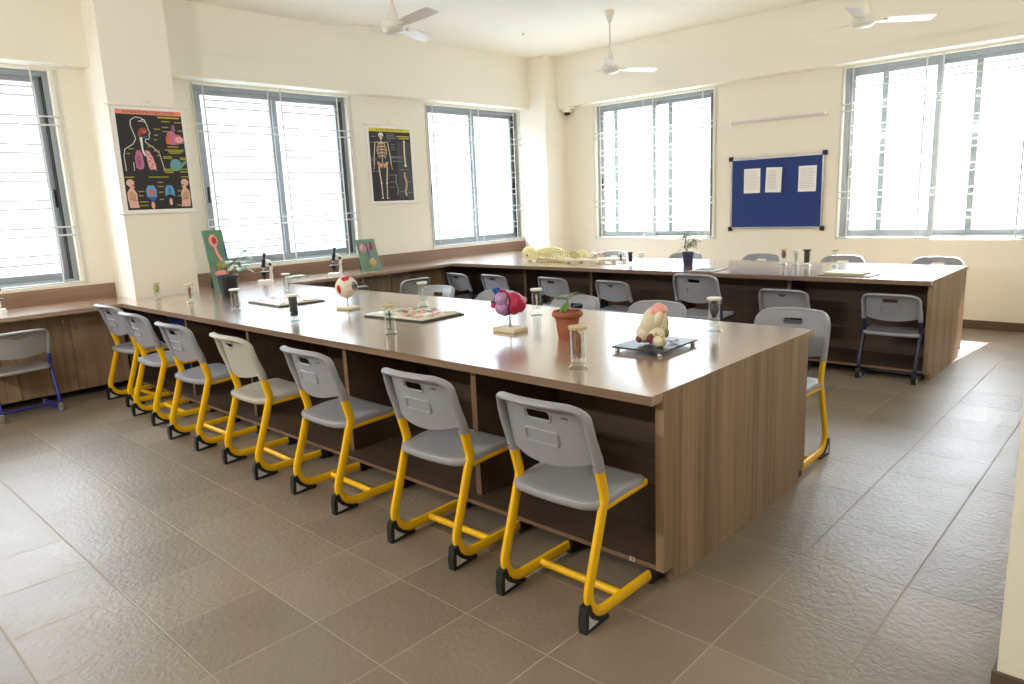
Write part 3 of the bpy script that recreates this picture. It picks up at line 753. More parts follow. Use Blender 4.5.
# posters -----------------------------------------------------------
def poster(name, x, y0, y1, z0, z1, label, draw, rod_over):
    """wall poster on wall face x; canvas u: 0..1 from left (y0) to right (y1), v: 0..1 from bottom to top"""
    t = thing(name, (x, y0, z0), 0, label, 'poster')
    w, h = y1 - y0, z1 - z0
    MB().box(0.004, 0.006, 0, w, 0, h).build('sheet', 'paper', t)
    pm = MB(); mats = []
    def mi(n):
        if n not in mats: mats.append(n)
        return mats.index(n)
    lay = [0]
    def P(pts, n):
        lay[0] += 1; d = 0.0065 + 0.00004 * lay[0]
        pm.poly([(d, u * w, v * h) for u, v in pts], mi(n))
    def E(cu, cv, ru, rv, n, k=16):
        P([(cu + ru * cos(2 * pi * i / k), cv + rv * sin(2 * pi * i / k)) for i in range(k)], n)
    def Ln(pts, n, th=0.006):
        for (a, b) in zip(pts[:-1], pts[1:]):
            d = Vector((b[0] - a[0], (b[1] - a[1]) * h / w)); 
            if d.length < 1e-6: continue
            d.normalize(); q = Vector((-d.y, d.x)) * th
            P([(a[0] + q.x, a[1] + q.y * w / h), (a[0] - q.x, a[1] - q.y * w / h), (b[0] - q.x, b[1] - q.y * w / h), (b[0] + q.x, b[1] + q.y * w / h)], n)
    def T(body, cu, cv, size, n, sx=1.0):
        vs, fs = text_geo(body, size); lay[0] += 1; d = 0.0065 + 0.00004 * lay[0]
        pm.add([(d, cu * w + v.x * sx, cv * h + v.y) for v in vs], fs, mi(n))
    draw(P, E, Ln, T)
    pm.build('artwork', [MAT[n] for n in mats], t)
    for z in (-0.004, h + 0.004): MB().tube([(0.008, -rod_over, z), (0.008, w + rod_over, z)], 0.007, 8).build('hanging_rod', 'whitem', t)
    MB().tube([(0.006, w * 0.40, h + 0.01), (0.004, w * 0.5, h + 0.045), (0.006, w * 0.60, h + 0.01)], 0.0012, 5).build('hanging_cord', 'grille', t)
    MB().tube([(0.0, w * 0.5, h + 0.045), (0.012, w * 0.5, h + 0.045)], 0.004, 6).build('nail', 'silver', t)
    return t
for n_, c_ in dict(p_black=(36, 33, 36), p_salmon=(232, 142, 120), p_yel=(168, 168, 48), p_out=(206, 206, 206), p_mouth=(150, 70, 56), p_pink=(196, 110, 140), p_lpink=(228, 170, 172),
                   p_green=(110, 158, 136), p_purp=(140, 92, 140), p_skin=(222, 178, 164), p_tan=(196, 158, 118), p_blue=(96, 156, 206), p_dblue=(60, 90, 160), p_orange=(214, 104, 60), p_bone=(214, 200, 170), p_brown=(160, 118, 96), p_grey=(120, 122, 124), p_dk=(60, 62, 66), p_y2=(214, 200, 70), p_white=(230, 228, 222)).items(): flat(n_, *c_)
def draw_resp(P, E, Ln, T):
    P([(0.04, 0.03), (0.96, 0.03), (0.955, 0.955), (0.045, 0.955)], 'p_black')
    P([(0.045, 0.925), (0.955, 0.925), (0.955, 0.968), (0.045, 0.968)], 'p_salmon')
    T('HUMAN RESPIRATORY SYSTEM', 0.5, 0.946, 0.034, 'p_black', 0.95)
    Ln([(0.09, 0.40), (0.085, 0.54), (0.11, 0.60), (0.23, 0.65), (0.275, 0.70), (0.25, 0.76), (0.225, 0.82), (0.235, 0.87), (0.30, 0.90), (0.38, 0.895), (0.43, 0.87), (0.455, 0.82), (0.46, 0.79), (0.485, 0.755), (0.46, 0.745), (0.465, 0.72), (0.455, 0.70), (0.405, 0.695), (0.40, 0.67), (0.50, 0.62), (0.575, 0.57), (0.60, 0.48), (0.62, 0.40)], 'p_out', 0.006)
    Ln([(0.385, 0.873), (0.41, 0.882), (0.43, 0.868), (0.415, 0.855)], 'p_white', 0.006); Ln([(0.34, 0.862), (0.37, 0.866), (0.40, 0.86)], 'p_white', 0.005)
    Ln([(0.20, 0.40), (0.20, 0.48)], 'p_out', 0.005); Ln([(0.50, 0.40), (0.495, 0.47)], 'p_out', 0.005)
    P([(0.31, 0.755), (0.33, 0.79), (0.38, 0.805), (0.43, 0.795), (0.44, 0.765), (0.40, 0.745), (0.36, 0.735), (0.33, 0.72), (0.31, 0.73)], 'p_mouth')
    E(0.40, 0.765, 0.035, 0.012, 'p_orange'); E(0.40, 0.715, 0.03, 0.012, 'p_dblue')
    P([(0.325, 0.715), (0.365, 0.715), (0.36, 0.60), (0.385, 0.545), (0.37, 0.535), (0.345, 0.565), (0.335, 0.60)], 'p_white')
    P([(0.26, 0.59), (0.31, 0.595), (0.335, 0.55), (0.345, 0.46), (0.33, 0.42), (0.27, 0.41), (0.23, 0.43), (0.225, 0.52)], 'p_pink'); E(0.275, 0.49, 0.03, 0.06, 'p_purp')
    P([(0.385, 0.595), (0.43, 0.585), (0.475, 0.53), (0.50, 0.45), (0.49, 0.415), (0.42, 0.41), (0.40, 0.44), (0.39, 0.52)], 'p_lpink')
    for a, b in ((0.42, 0.55), (0.45, 0.52), (0.425, 0.49), (0.46, 0.46), (0.44, 0.43)): E(a, b, 0.016, 0.012, 'p_pink', 8)
    for a, b, l in ((0.54, 0.79, 0.09), (0.53, 0.735, 0.06), (0.52, 0.69, 0.05), (0.16, 0.60, 0.07), (0.12, 0.555, 0.05), (0.42, 0.625, 0.09), (0.50, 0.585, 0.08), (0.53, 0.54, 0.05)): P([(a, b), (a + l, b), (a + l, b + 0.009), (a, b + 0.009)], 'p_yel')
    # upper right organ
    P([(0.61, 0.90), (0.92, 0.90), (0.92, 0.912), (0.61, 0.912)], 'p_y2')
    P([(0.72, 0.76), (0.70, 0.70), (0.69, 0.66), (0.77, 0.65), (0.86, 0.655), (0.95, 0.67), (0.955, 0.71), (0.90, 0.745), (0.84, 0.75), (0.82, 0.79), (0.845, 0.83), (0.80, 0.84), (0.79, 0.79)], 'p_pink'); E(0.88, 0.70, 0.06, 0.03, 'p_lpink'); E(0.72, 0.70, 0.03, 0.035, 'p_orange'); E(0.815, 0.80, 0.03, 0.035, 'p_purp')
    for a, b, l in ((0.66, 0.865, 0.12), (0.84, 0.86, 0.10), (0.66, 0.81, 0.09), (0.66, 0.77, 0.10), (0.88, 0.78, 0.07), (0.70, 0.625, 0.16), (0.66, 0.595, 0.28), (0.70, 0.58, 0.22), (0.72, 0.565, 0.16), (0.62, 0.53, 0.12), (0.62, 0.515, 0.13), (0.86, 0.52, 0.10), (0.86, 0.505, 0.10), (0.62, 0.41, 0.12), (0.60, 0.395, 0.15), (0.62, 0.38, 0.12), (0.84, 0.41, 0.11), (0.84, 0.385, 0.12)):
        P([(a, b), (a + l, b), (a + l, b + 0.010), (a, b + 0.010)], 'p_yel')
    E(0.79, 0.455, 0.085, 0.06, 'p_green'); E(0.785, 0.465, 0.05, 0.035, 'p_blue'); P([(0.85, 0.46), (0.93, 0.50), (0.95, 0.475), (0.87, 0.43)], 'p_green'); E(0.77, 0.45, 0.03, 0.02, 'p_green')
    # lower row: two side figures and two chest figures
    for s in (0, 1):
        X = (lambda u: u) if s == 0 else (lambda u: 1 - u)
        P([(X(0.07), 0.05), (X(0.055), 0.14), (X(0.06), 0.20), (X(0.10), 0.235), (X(0.155), 0.23), (X(0.19), 0.18), (X(0.185), 0.12), (X(0.20), 0.05)], 'p_skin')
        P([(X(0.075), 0.12), (X(0.08), 0.19), (X(0.13), 0.21), (X(0.165), 0.17), (X(0.165), 0.13)], 'p_tan')
        E(X(0.115), 0.285, 0.055, 0.035, 'p_skin'); P([(X(0.10), 0.26), (X(0.165), 0.265), (X(0.165), 0.24), (X(0.11), 0.225)], 'p_skin'); E(X(0.15), 0.262, 0.018, 0.010, 'p_purp', 8); Ln([(X(0.09), 0.13), (X(0.17), 0.12)], 'p_purp', 0.006)
    P([(0.32, 0.15), (0.46, 0.15), (0.465, 0.22), (0.43, 0.26), (0.35, 0.26), (0.315, 0.22)], 'p_blue'); E(0.39, 0.195, 0.038, 0.03, 'p_orange'); P([(0.33, 0.15), (0.45, 0.15), (0.42, 0.11), (0.37, 0.11)], 'p_dblue'); E(0.39, 0.07, 0.025, 0.035, 'p_skin')
    P([(0.58, 0.15), (0.62, 0.17), (0.67, 0.17), (0.72, 0.15), (0.715, 0.22), (0.685, 0.26), (0.615, 0.26), (0.585, 0.22)], 'p_blue'); E(0.65, 0.205, 0.014, 0.035, 'p_dblue'); E(0.65, 0.10, 0.023, 0.035, 'p_skin')
    for a, b, l in ((0.05, 0.335, 0.13), (0.38, 0.335, 0.28), (0.84, 0.335, 0.12), (0.21, 0.20, 0.08), (0.21, 0.16, 0.06), (0.21, 0.10, 0.12), (0.21, 0.065, 0.11), (0.49, 0.285, 0.08), (0.49, 0.245, 0.08), (0.49, 0.19, 0.07), (0.49, 0.12, 0.06), (0.76, 0.20, 0.07), (0.76, 0.15, 0.06), (0.73, 0.06, 0.10)): P([(a, b), (a + l, b), (a + l, b + 0.009), (a, b + 0.009)], 'p_yel')
def draw_skel(P, E, Ln, T):
    P([(0.05, 0.03), (0.95, 0.03), (0.95, 0.96), (0.05, 0.96)], 'p_black'); P([(0.05, 0.92), (0.95, 0.92), (0.95, 0.965), (0.05, 0.965)], 'p_y2')
    T('HUMAN SKELETAL SYSTEM', 0.5, 0.943, 0.034, 'p_black', 1.0)
    for x in (0.62, 0.80): P([(x, 0.05), (x + 0.14, 0.05), (x + 0.13, 0.80), (x + 0.02, 0.80)], 'p_dk')
    b = 'p_bone'; cx = 0.30
    E(cx, 0.875, 0.055, 0.032, 'p_white'); P([(cx - 0.04, 0.865), (cx + 0.04, 0.865), (cx + 0.025, 0.825), (cx - 0.025, 0.825)], b); E(cx - 0.02, 0.865, 0.013, 0.010, 'p_black', 8); E(cx + 0.02, 0.865, 0.013, 0.010, 'p_black', 8)
    Ln([(cx, 0.82), (cx, 0.50)], 'p_tan', 0.013)
    Ln([(cx - 0.13, 0.785), (cx + 0.13, 0.785)], b, 0.007)
    for k in range(9):
        z = 0.775 - k * 0.020; w_ = 0.075 + 0.035 * sin(k / 8 * pi)
        for s in (-1, 1): Ln([(cx, z), (cx + s * w_, z - 0.012), (cx + s * w_ * 0.75, z - 0.038)], 'p_brown' if k % 2 else b, 0.006)
    for s in (-1, 1):
        Ln([(cx + s * 0.135, 0.78), (cx + s * 0.17, 0.62), (cx + s * 0.185, 0.50), (cx + s * 0.20, 0.44)], b, 0.009)
        Ln([(cx + s * 0.185, 0.50), (cx + s * 0.21, 0.43)], 'p_brown', 0.007)
        P([(cx, 0.50), (cx + s * 0.10, 0.545), (cx + s * 0.125, 0.52), (cx + s * 0.09, 0.475), (cx + s * 0.02, 0.455)], 'p_tan')
        Ln([(cx + s * 0.09, 0.475), (cx + s * 0.075, 0.36), (cx + s * 0.06, 0.265)], b, 0.013)
        Ln([(cx + s * 0.06, 0.26), (cx + s * 0.05, 0.09)], b, 0.011); P([(cx + s * 0.04, 0.09), (cx + s * 0.09, 0.06), (cx + s * 0.03, 0.06)], b)
        E(cx + s * 0.06, 0.262, 0.018, 0.011, 'p_white', 10)
    Ln([(0.80, 0.80), (0.79, 0.62), (0.80, 0.50)], b, 0.017); E(0.80, 0.49, 0.035, 0.02, b, 10); E(0.80, 0.80, 0.025, 0.016, b, 10)
    Ln([(0.78, 0.40), (0.76, 0.36), (0.80, 0.28), (0.79, 0.20), (0.76, 0.14), (0.79, 0.09)], 'p_tan', 0.022)
    Ln([(0.58, 0.38), (0.56, 0.28), (0.60, 0.18), (0.58, 0.10)], 'p_grey', 0.014)
    for a, c, l in ((0.09, 0.85, 0.11), (0.06, 0.775, 0.16), (0.42, 0.89, 0.16), (0.42, 0.87, 0.17), (0.42, 0.85, 0.19), (0.42, 0.83, 0.22), (0.42, 0.80, 0.10), (0.50, 0.755, 0.08), (0.50, 0.72, 0.08), (0.50, 0.69, 0.09), (0.48, 0.60, 0.24), (0.48, 0.585, 0.24), (0.48, 0.54, 0.26), (0.06, 0.57, 0.12), (0.06, 0.55, 0.10), (0.06, 0.41, 0.14), (0.42, 0.36, 0.14), (0.42, 0.27, 0.14), (0.42, 0.20, 0.12), (0.66, 0.43, 0.22), (0.82, 0.27, 0.10), (0.63, 0.14, 0.10), (0.80, 0.13, 0.12)):
        P([(a, c), (a + l, c), (a + l, c + 0.009), (a, c + 0.009)], 'p_grey')
    P([(0.64, 0.86), (0.92, 0.86), (0.92, 0.872), (0.64, 0.872)], 'p_y2'); P([(0.68, 0.835), (0.92, 0.835), (0.92, 0.845), (0.68, 0.845)], 'p_y2')
poster('respiratory_poster', 0.299, -0.135, 0.49, 1.565, 2.495, 'black wall chart of the human respiratory system hanging on the left pillar', draw_resp, 0.05)
poster('skeleton_poster', XW, 2.90, 3.615, 1.572, 2.522, 'black wall chart of a human skeleton between two windows', draw_skel, 0.03)

# ------------------------------------------------------------------ jars
def jar(x, y, z, h, r, label, spec, lid='lidw', kind=0, group='specimen jars on the tables', rz=0.0):
    t = thing('specimen_jar', (x, y, z), rz, label, 'jar', group)
    b = h * 0.16
    MB().lathe([(0.0, 0.0), (r * 1.35, 0.0), (r * 1.38, 0.004), (r * 1.05, 0.012), (r * 0.9, b), (0.0, b)], 20).build('glass_foot', 'jar', t)
    MB().lathe([(0.0, b + 0.001), (r * 0.97, b + 0.001), (r, b + 0.006), (r, h - 0.014), (r * 0.97, h - 0.010), (r * 0.93, h - 0.010), (r * 0.93, b + 0.008), (0, b + 0.008)], 22).build('glass_cylinder', 'jar', t)
    MB().lathe([(0.0, h - 0.012), (r * 1.25, h - 0.012), (r * 1.3, h - 0.008), (r * 1.28, h), (0, h)], 22).build('lid', lid, t)
    hh = h - b
    if spec:
        m = MB(); 
        if kind == 0:    # hanging organ
            m.ball((0.0, 0, b + hh * 0.62), (r * 0.5, r * 0.42, hh * 0.2), 12, 9, amp=0.5, freq=4, seed=x)
            m.ball((r * 0.12, 0, b + hh * 0.33), (r * 0.36, r * 0.34, hh * 0.18), 12, 9, amp=0.6, freq=5, seed=y)
            m.tube([(r * 0.1, 0, b + hh * 0.2), (r * 0.25, 0, b + 0.012)], 0.003, 6)
        elif kind == 1:  # full dark column
            m.lathe([(0.0, b + 0.01), (r * 0.9, b + 0.01), (r * 0.9, h - 0.016), (0, h - 0.016)], 18)
        elif kind == 2:  # thin suspended sprig
            m.tube([(0, 0, b + 0.012), (r * 0.1, 0, b + hh * 0.4), (-r * 0.1, 0, b + hh * 0.75)], [0.003, 0.005, 0.003], 6)
            m.ball((r * 0.05, 0, b + hh * 0.58), (r * 0.22, r * 0.2, hh * 0.12), 8, 6, amp=0.5, freq=5)
        else:            # upper half mass
            m.ball((0, 0, b + hh * 0.6), (r * 0.8, r * 0.8, hh * 0.3), 14, 10, amp=0.3, freq=6, seed=x)
        m.build('specimen', spec, t)
    return t
flat('specblack', 20, 20, 24); flat('spectan', 176, 150, 116)
jar(0.569, -0.061, H, 0.152, 0.026, 'jar with a yellow-green specimen beside the pillar', 'specy', 'lidg', 3)
jar(1.153, -0.017, H, 0.161, 0.028, 'jar with a brown specimen, right of the yellow-green one', 'specb', 'lidg', 0)
jar(2.009, -0.037, H, 0.166, 0.030, 'clear jar with a tan specimen in front of the black plant pot', 'spectan', 'lidw', 2)
jar(1.193, 0.855, H, 0.162, 0.030, 'clear jar standing behind the left wrapped tray', 'specw', 'lidw', 2)
jb = jar(2.924, -0.079, H, 0.179, 0.029, 'black jar on a clear glass foot near the front table edge', 'specblack', 'lidw', 1)
MB().box(-0.012, 0.012, -0.0300, -0.0285, 0.055, 0.063).build('label_strip', 'paper', jb)
jar(3.921, -0.045, H, 0.172, 0.029, 'clear jar with a dark sliver, in front of the right wrapped tray', 'specd', 'lidg', 2)
jar(3.218, 0.792, H, 0.179, 0.030, 'clear jar with cream lid behind the right wrapped tray', 'specw', 'lidw', 2)
jar(4.23, 0.889, H, 0.171, 0.030, 'clear jar with white lid between the heart model and the terracotta pot', 'specw', 'lidw', 2)
jar(5.356, -0.135, H, 0.185, 0.032, 'jar with a reddish-brown specimen in front of the terracotta pot', 'specb', 'lidg', 0)
jar(5.442, 0.928, H, 0.180, 0.030, 'jar with a dark specimen right of the cream model', 'specd', 'lidw', 3)
G3 = 'specimen jars on the back table'
jar(2.723, 4.034, H, 0.125, 0.022, 'grey jar on the back table, next to the bones', 'specd', 'lidw', 0, G3)
jar(2.86, 4.015, H, 0.137, 0.024, 'black jar on the back table, left of the blue plant pot', 'specblack', 'blackp', 1, G3)
jar(3.131, 3.812, H, 0.150, 0.026, 'clear jar on the back table, just left of the blue plant pot', 'specw', 'lidw', 2, G3)
jar(4.357, 4.455, H, 0.152, 0.027, 'jar with a brown specimen under the notice board, left in its group of three', 'specb', 'lidg', 3, G3)
jar(4.482, 4.439, H, 0.150, 0.025, 'clear jar in the middle of the three under the notice board', 'specd', 'lidw', 2, G3)
jar(4.613, 4.375, H, 0.157, 0.029, 'black jar under the notice board, right in its group of three', 'specblack', 'blackp', 1, G3)
jar(4.846, 4.446, H, 0.154, 0.022, 'lone slim clear jar right of the black one on the back table', 'spectan', 'lidg', 2, G3)

# ------------------------------------------------------------------ plants
def leafmesh(m, base, direction, length, width, droop, mi=0):
    d = Vector(direction).normalized(); side = d.cross(Vector((0, 0, 1)))
    if side.length < 1e-3: side = Vector((1, 0, 0))
    side.normalize(); base = Vector(base); n = 7; vs = []; fs = []
    for i in range(n):
        q = i / (n - 1); p = base + d * (length * q) + Vector((0, 0, -droop * q * q)); w = width * sin(pi * min(1, 0.06 + 0.94 * q)) ** 0.8
        up = Vector((0, 0, w * 0.25))
        vs += [p - side * w + up, p, p + side * w + up, p - Vector((0, 0, 0.0012))]
    for i in range(n - 1):
        a = i * 4; b = a + 4
        fs += [(a, a + 1, b + 1, b), (a + 1, a + 2, b + 2, b + 1), (a, b, b + 3, a + 3), (a + 2, a + 3, b + 3, b + 2)]
    m.add(vs, fs, mi, True)
def pot(t, prof, matname, soil_z, soil_r):
    MB().lathe(prof, 26).build('pot', matname, t)
    MB().lathe([(0, soil_z - 0.012), (soil_r, soil_z - 0.012), (soil_r, soil_z), (soil_r * 0.5, soil_z + 0.006), (0, soil_z + 0.008)], 20).build('soil', 'soil', t)
# black pot
t = thing('potted_plant', (1.047, 0.376, H), 0, 'leafy green plant in a black pot at the window end of the front table', 'plant')
pot(t, [(0.0, 0), (0.062, 0), (0.066, 0.005), (0.088, 0.17), (0.093, 0.172), (0.093, 0.19), (0.085, 0.19), (0.060, 0.02), (0.0, 0.02)], 'potblk', 0.172, 0.084)
random.seed(4); ms = MB(); ml = MB()
for k in range(11):
    a = 0.75 + 1.25 * sin(k * 2.4); lean = 0.03 + 0.02 * (k % 4); hh = 0.07 + 0.034 * (k % 5)
    top = Vector((cos(a) * lean * 1.9 + 0.045, sin(a) * lean * 1.9 + 0.04, 0.18 + hh))
    ms.tube([(cos(a) * 0.015, sin(a) * 0.015, 0.172), (cos(a) * lean, sin(a) * lean, 0.18 + hh * 0.6), top], [0.003, 0.0025, 0.002], 6)
    for j in range(2):
        b = a + (j - 0.5) * 1.1; leafmesh(ml, top, (cos(b), sin(b), 0.55 - 0.25 * (k % 3)), 0.10 + 0.02 * (k % 3), 0.028, 0.05)
ms.build('stem', 'stem', t); ml.build('leaves', 'leaf', t)
# terracotta pot
t = thing('potted_seedling', (4.888, 0.38, H), 0, 'young green seedling in a terracotta pot on the front table', 'plant')
pot(t, [(0.0, 0), (0.048, 0), (0.05, 0.004), (0.06, 0.07), (0.058, 0.074), (0.066, 0.112), (0.076, 0.115), (0.082, 0.122), (0.082, 0.135), (0.074, 0.147), (0.066, 0.144), (0.062, 0.11), (0.046, 0.015), (0, 0.015)], 'terra', 0.125, 0.064)
ms = MB(); ml = MB()
ms.tube([(0, 0, 0.122), (0.006, 0.0, 0.17), (-0.004, 0.004, 0.215)], [0.004, 0.0035, 0.003], 7)
for a, el, l, w_, z in ((215, 0.25, 0.10, 0.018, 0.21), (35, 0.35, 0.12, 0.017, 0.215), (60, 0.7, 0.09, 0.015, 0.215), (190, 0.5, 0.07, 0.016, 0.20), (300, -0.1, 0.07, 0.016, 0.185), (120, 0.3, 0.07, 0.014, 0.205), (260, -0.3, 0.06, 0.015, 0.18)):
    leafmesh(ml, (-0.002, 0.003, z), (cos(radians(a)), sin(radians(a)), el), l, w_, 0.03)
ms.build('stem', 'leaf', t); ml.build('leaves', 'leaf', t)
# dark blue pot
t = thing('potted_shrub', (3.537, 4.047, H), 0, 'slender plant with narrow leaves in a dark blue pot on the back table', 'plant')
pot(t, [(0.0, 0), (0.044, 0), (0.046, 0.004), (0.056, 0.118), (0.060, 0.12), (0.060, 0.145), (0.053, 0.145), (0.042, 0.015), (0, 0.015)], 'potblue', 0.13, 0.052)
ms = MB(); ml = MB()
stemp = [Vector((0, 0, 0.13)), Vector((-0.035, 0, 0.185)), Vector((-0.03, 0.0, 0.28)), Vector((-0.05, 0.005, 0.36)), Vector((-0.035, 0, 0.46))]
top2 = [stemp[2], Vector((0.015, 0.01, 0.38)), Vector((0.02, 0.0, 0.50))]; side3 = [stemp[1], Vector((0.035, 0, 0.23)), Vector((0.07, 0.0, 0.29))]
ms.tube(stemp, [0.007, 0.006, 0.005, 0.004, 0.003], 7); ms.tube(top2, [0.005, 0.004, 0.003], 6); ms.tube(side3, [0.005, 0.004, 0.003], 6)
random.seed(9)
for k in range(70):
    br_ = (stemp[1:], top2, side3)[k % 3]; q = random.random() * (len(br_) - 1) * 0.999; i = int(q); p = br_[i].lerp(br_[i + 1], q - i)
    a = random.uniform(0, 2 * pi); leafmesh(ml, p, (cos(a), sin(a), random.uniform(-0.5, 0.7)), random.uniform(0.06, 0.10), 0.009, 0.025)
ms.build('stem', 'stem', t); ml.build('leaves', 'pleaf', t)

# ------------------------------------------------------------------ anatomical models
# eye on a stand
t = thing('eye_model', (2.80, 0.43, H), radians(4), 'large eyeball model with red patches on a cream stand', 'anatomical model')
MB().rbox(-0.075, 0.075, -0.055, 0.055, 0, 0.022, 0.004).build('base', 'standc', t)
MB().tube([(0, 0, 0.02), (0, 0, 0.085)], [0.006, 0.005], 10).tube([(0, 0, 0.07), (0, 0, 0.1)], [0.009, 0.012], 10).build('stand_rod', 'silver', t)
EC = Vector((0, 0, 0.165)); ER = 0.080
ey = MB().ball(EC, ER, 28, 18).build('eyeball', flat('eye_white', 226, 218, 198), t)
def cap(center, d, ang, R_, mi, m, n=18, k=4, el=1.0):
    d = Vector(d).normalized(); q = d.to_track_quat('Z', 'Y').to_matrix(); vs = [center + d * R_]; fs = []
    for j in range(1, k + 1):
        th = ang * j / k
        for i in range(n):
            ph = 2 * pi * i / n; vs.append(center + q @ Vector((sin(th) * cos(ph) * el, sin(th) * sin(ph), cos(th))).normalized() * R_)
    for i in range(n):
        fs.append((0, 1 + i, 1 + (i + 1) % n))
        for j in range(k - 1):
            a = 1 + j * n; fs.append((a + i, a + n + i, a + n + (i + 1) % n, a + (i + 1) % n))
    m.add(vs, fs, mi, True)
VD = (CAM_POS - Vector((2.8, 0.43, H))).normalized()
m = MB(); cap(EC, (0.96, 0.20, 0.10), 0.40, ER * 1.03, 0, m); m.build('cornea', flat('eye_iris_grey', 104, 110, 124), ey)
m = MB(); cap(EC, (0.96, 0.20, 0.10), 0.30, ER * 1.04, 0, m); m.build('iris_ring', flat('eye_ring', 150, 136, 140), ey)
m = MB()
for q in (-0.6, 0.1, 0.75):
    m.tube([EC + Vector((cos(q + k * 0.12) * 0.75, -0.62 + 0.10 * k, 0.55 * sin(q + 0.1 * k) - 0.02 * k)).normalized() * ER * 1.005 for k in range(5)], 0.0022, 5)
m.build('vein', 'rose', ey)
m = MB(); cap(EC, (0.96, 0.20, 0.10), 0.2, ER * 1.05, 0, m); m.build('pupil', flat('eye_pupil', 60, 60, 70), ey)
for dd, aa, ee in (((0.32, -0.32, 1.0), 0.50, 0.75), ((0.12, -0.96, -0.10), 0.40, 0.62), ((0.2, 0.9, 0.3), 0.4, 1.0)):
    m = MB(); cap(EC, dd, aa, ER * 1.015, 0, m, el=ee); m.build('muscle_patch', 'red', ey)
m = MB(); cap(EC, (-0.9, 0.5, -0.1), 0.4, ER * 1.02, 0, m); m.tube([EC + Vector((-0.07, 0.035, -0.005)), EC + Vector((-0.11, 0.055, -0.01))], 0.016, 12); m.build('optic_nerve', 'standc', ey)
# heart on a stand
t = thing('heart_model', (4.475, 0.375, H), 0, 'crimson and lilac heart model on a cream stand', 'anatomical model')
MB().rbox(-0.085, 0.085, -0.06, 0.06, 0, 0.026, 0.004).build('base', 'standc', t)
MB().tube([(0.0, 0, 0.024), (0, 0, 0.06), (0.0, 0, 0.10)], [0.009, 0.006, 0.004], 10).build('stand_rod', 'silver', t)
camx = R0; 
def HP(u, d, z): return R0 * u + Vector((-R0.y, R0.x, 0)) * d + Vector((0, 0, z))
rh = Matrix.Rotation(yaw, 3, 'Z')
m = MB(); m.ball(HP(0.030, 0.0, 0.158), (0.066, 0.056, 0.060), 22, 16, amp=0.22, freq=5, rot=rh @ Matrix.Rotation(radians(15), 3, 'Y')); m.ball(HP(0.022, -0.02, 0.200), (0.028, 0.026, 0.024), 14, 10, rot=rh); m.build('ventricle', 'crimson', t)
m = MB(); m.ball(HP(-0.040, -0.012, 0.185), (0.040, 0.044, 0.044), 18, 12, amp=0.1, freq=4, rot=rh); m.ball(HP(-0.038, -0.012, 0.138), (0.044, 0.044, 0.042), 18, 12, amp=0.1, freq=4, rot=rh, seed=3); m.build('atrium', 'lilac', t)
m = MB(); m.tube([HP(-0.045, 0.03, 0.19), HP(-0.07, 0.02, 0.225), HP(-0.085, 0.01, 0.245)], [0.02, 0.016, 0.014], 12); m.tube([HP(-0.02, 0.03, 0.20), HP(-0.055, 0.03, 0.235), HP(-0.066, 0.03, 0.25)], [0.016, 0.013, 0.012], 12); m.build('blue_vessel', 'mblue', t)
m = MB(); m.tube([HP(0.0, 0.0, 0.20), HP(-0.03, -0.01, 0.225), HP(-0.05, -0.015, 0.232)], [0.016, 0.015, 0.013], 12); m.ball(HP(-0.088, 0.0, 0.15), (0.018, 0.016, 0.016), 12, 8, rot=rh); m.tube([HP(-0.06, 0.01, 0.16), HP(-0.092, 0.0, 0.15), HP(-0.098, 0, 0.142)], [0.014, 0.013, 0.012], 10); m.build('red_vessel', 'crimson', t)
m = MB(); m.ball(HP(-0.025, -0.01, 0.104), (0.026, 0.02, 0.014), 12, 8, rot=rh); m.ball(HP(-0.092, 0.008, 0.165), (0.014, 0.014, 0.012), 10, 8, rot=rh); m.tube([HP(-0.004, -0.045, 0.21), HP(0.002, -0.052, 0.17), HP(-0.01, -0.048, 0.125)], [0.004, 0.004, 0.003], 8); m.build('vein', 'purple', t)
# cream model on a dark footed tray
tr = thing('footed_tray', (5.41, 0.40, H), radians(1), 'dark square tray on small feet under the cream model', 'tray')
MB().rbox(-0.135, 0.135, -0.175, 0.175, 0.016, 0.026, 0.003).build('plate', 'tray', tr)
for sx in (-1, 1):
    for sy in (-1, 1): MB().lathe([(0.010, 0), (0.012, 0.003), (0.009, 0.0165)], 12, (sx * 0.115, sy * 0.155, 0)).build('foot', 'silver', tr)
t = thing('organ_model', (5.402, 0.39, H + 0.026), 0, 'cream anatomical organ model with a pink tip standing on the dark tray', 'anatomical model')
def OP(u, d, z): return R0 * u + Vector((-R0.y, R0.x, 0)) * d + Vector((0, 0, z))
m = MB(); RY = lambda q: rh @ Matrix.Rotation(radians(q), 3, 'Y')
m.ball(OP(0.002, 0, 0.082), (0.058, 0.055, 0.074), 34, 26, amp=0.16, freq=3.2, rot=RY(22), seed=2.0)
m.ball(OP(-0.036, -0.018, 0.050), (0.040, 0.036, 0.046), 22, 16, amp=0.14, freq=3, rot=RY(10), seed=1)
m.ball(OP(-0.024, -0.036, 0.092), (0.034, 0.024, 0.046), 22, 16, amp=0.12, freq=3, rot=RY(28), seed=5)
m.ball(OP(0.008, -0.040, 0.104), (0.022, 0.022, 0.046), 20, 14, amp=0.12, freq=3, rot=RY(30), seed=7)
m.ball(OP(0.034, -0.030, 0.098), (0.014, 0.020, 0.058), 20, 14, amp=0.12, freq=3, rot=RY(14), seed=9)
m.ball(OP(0.006, -0.040, 0.042), (0.040, 0.028, 0.034), 20, 14, amp=0.14, freq=3, rot=rh, seed=8)
m.build('body', 'cream', t)
m = MB(); m.ball(OP(0.026, -0.012, 0.142), (0.036, 0.040, 0.030), 22, 16, amp=0.1, freq=3, rot=RY(20)); m.ball(OP(-0.010, -0.026, 0.128), (0.026, 0.020, 0.012), 16, 10, rot=RY(-28)); m.build('pink_tip', 'pink', t)
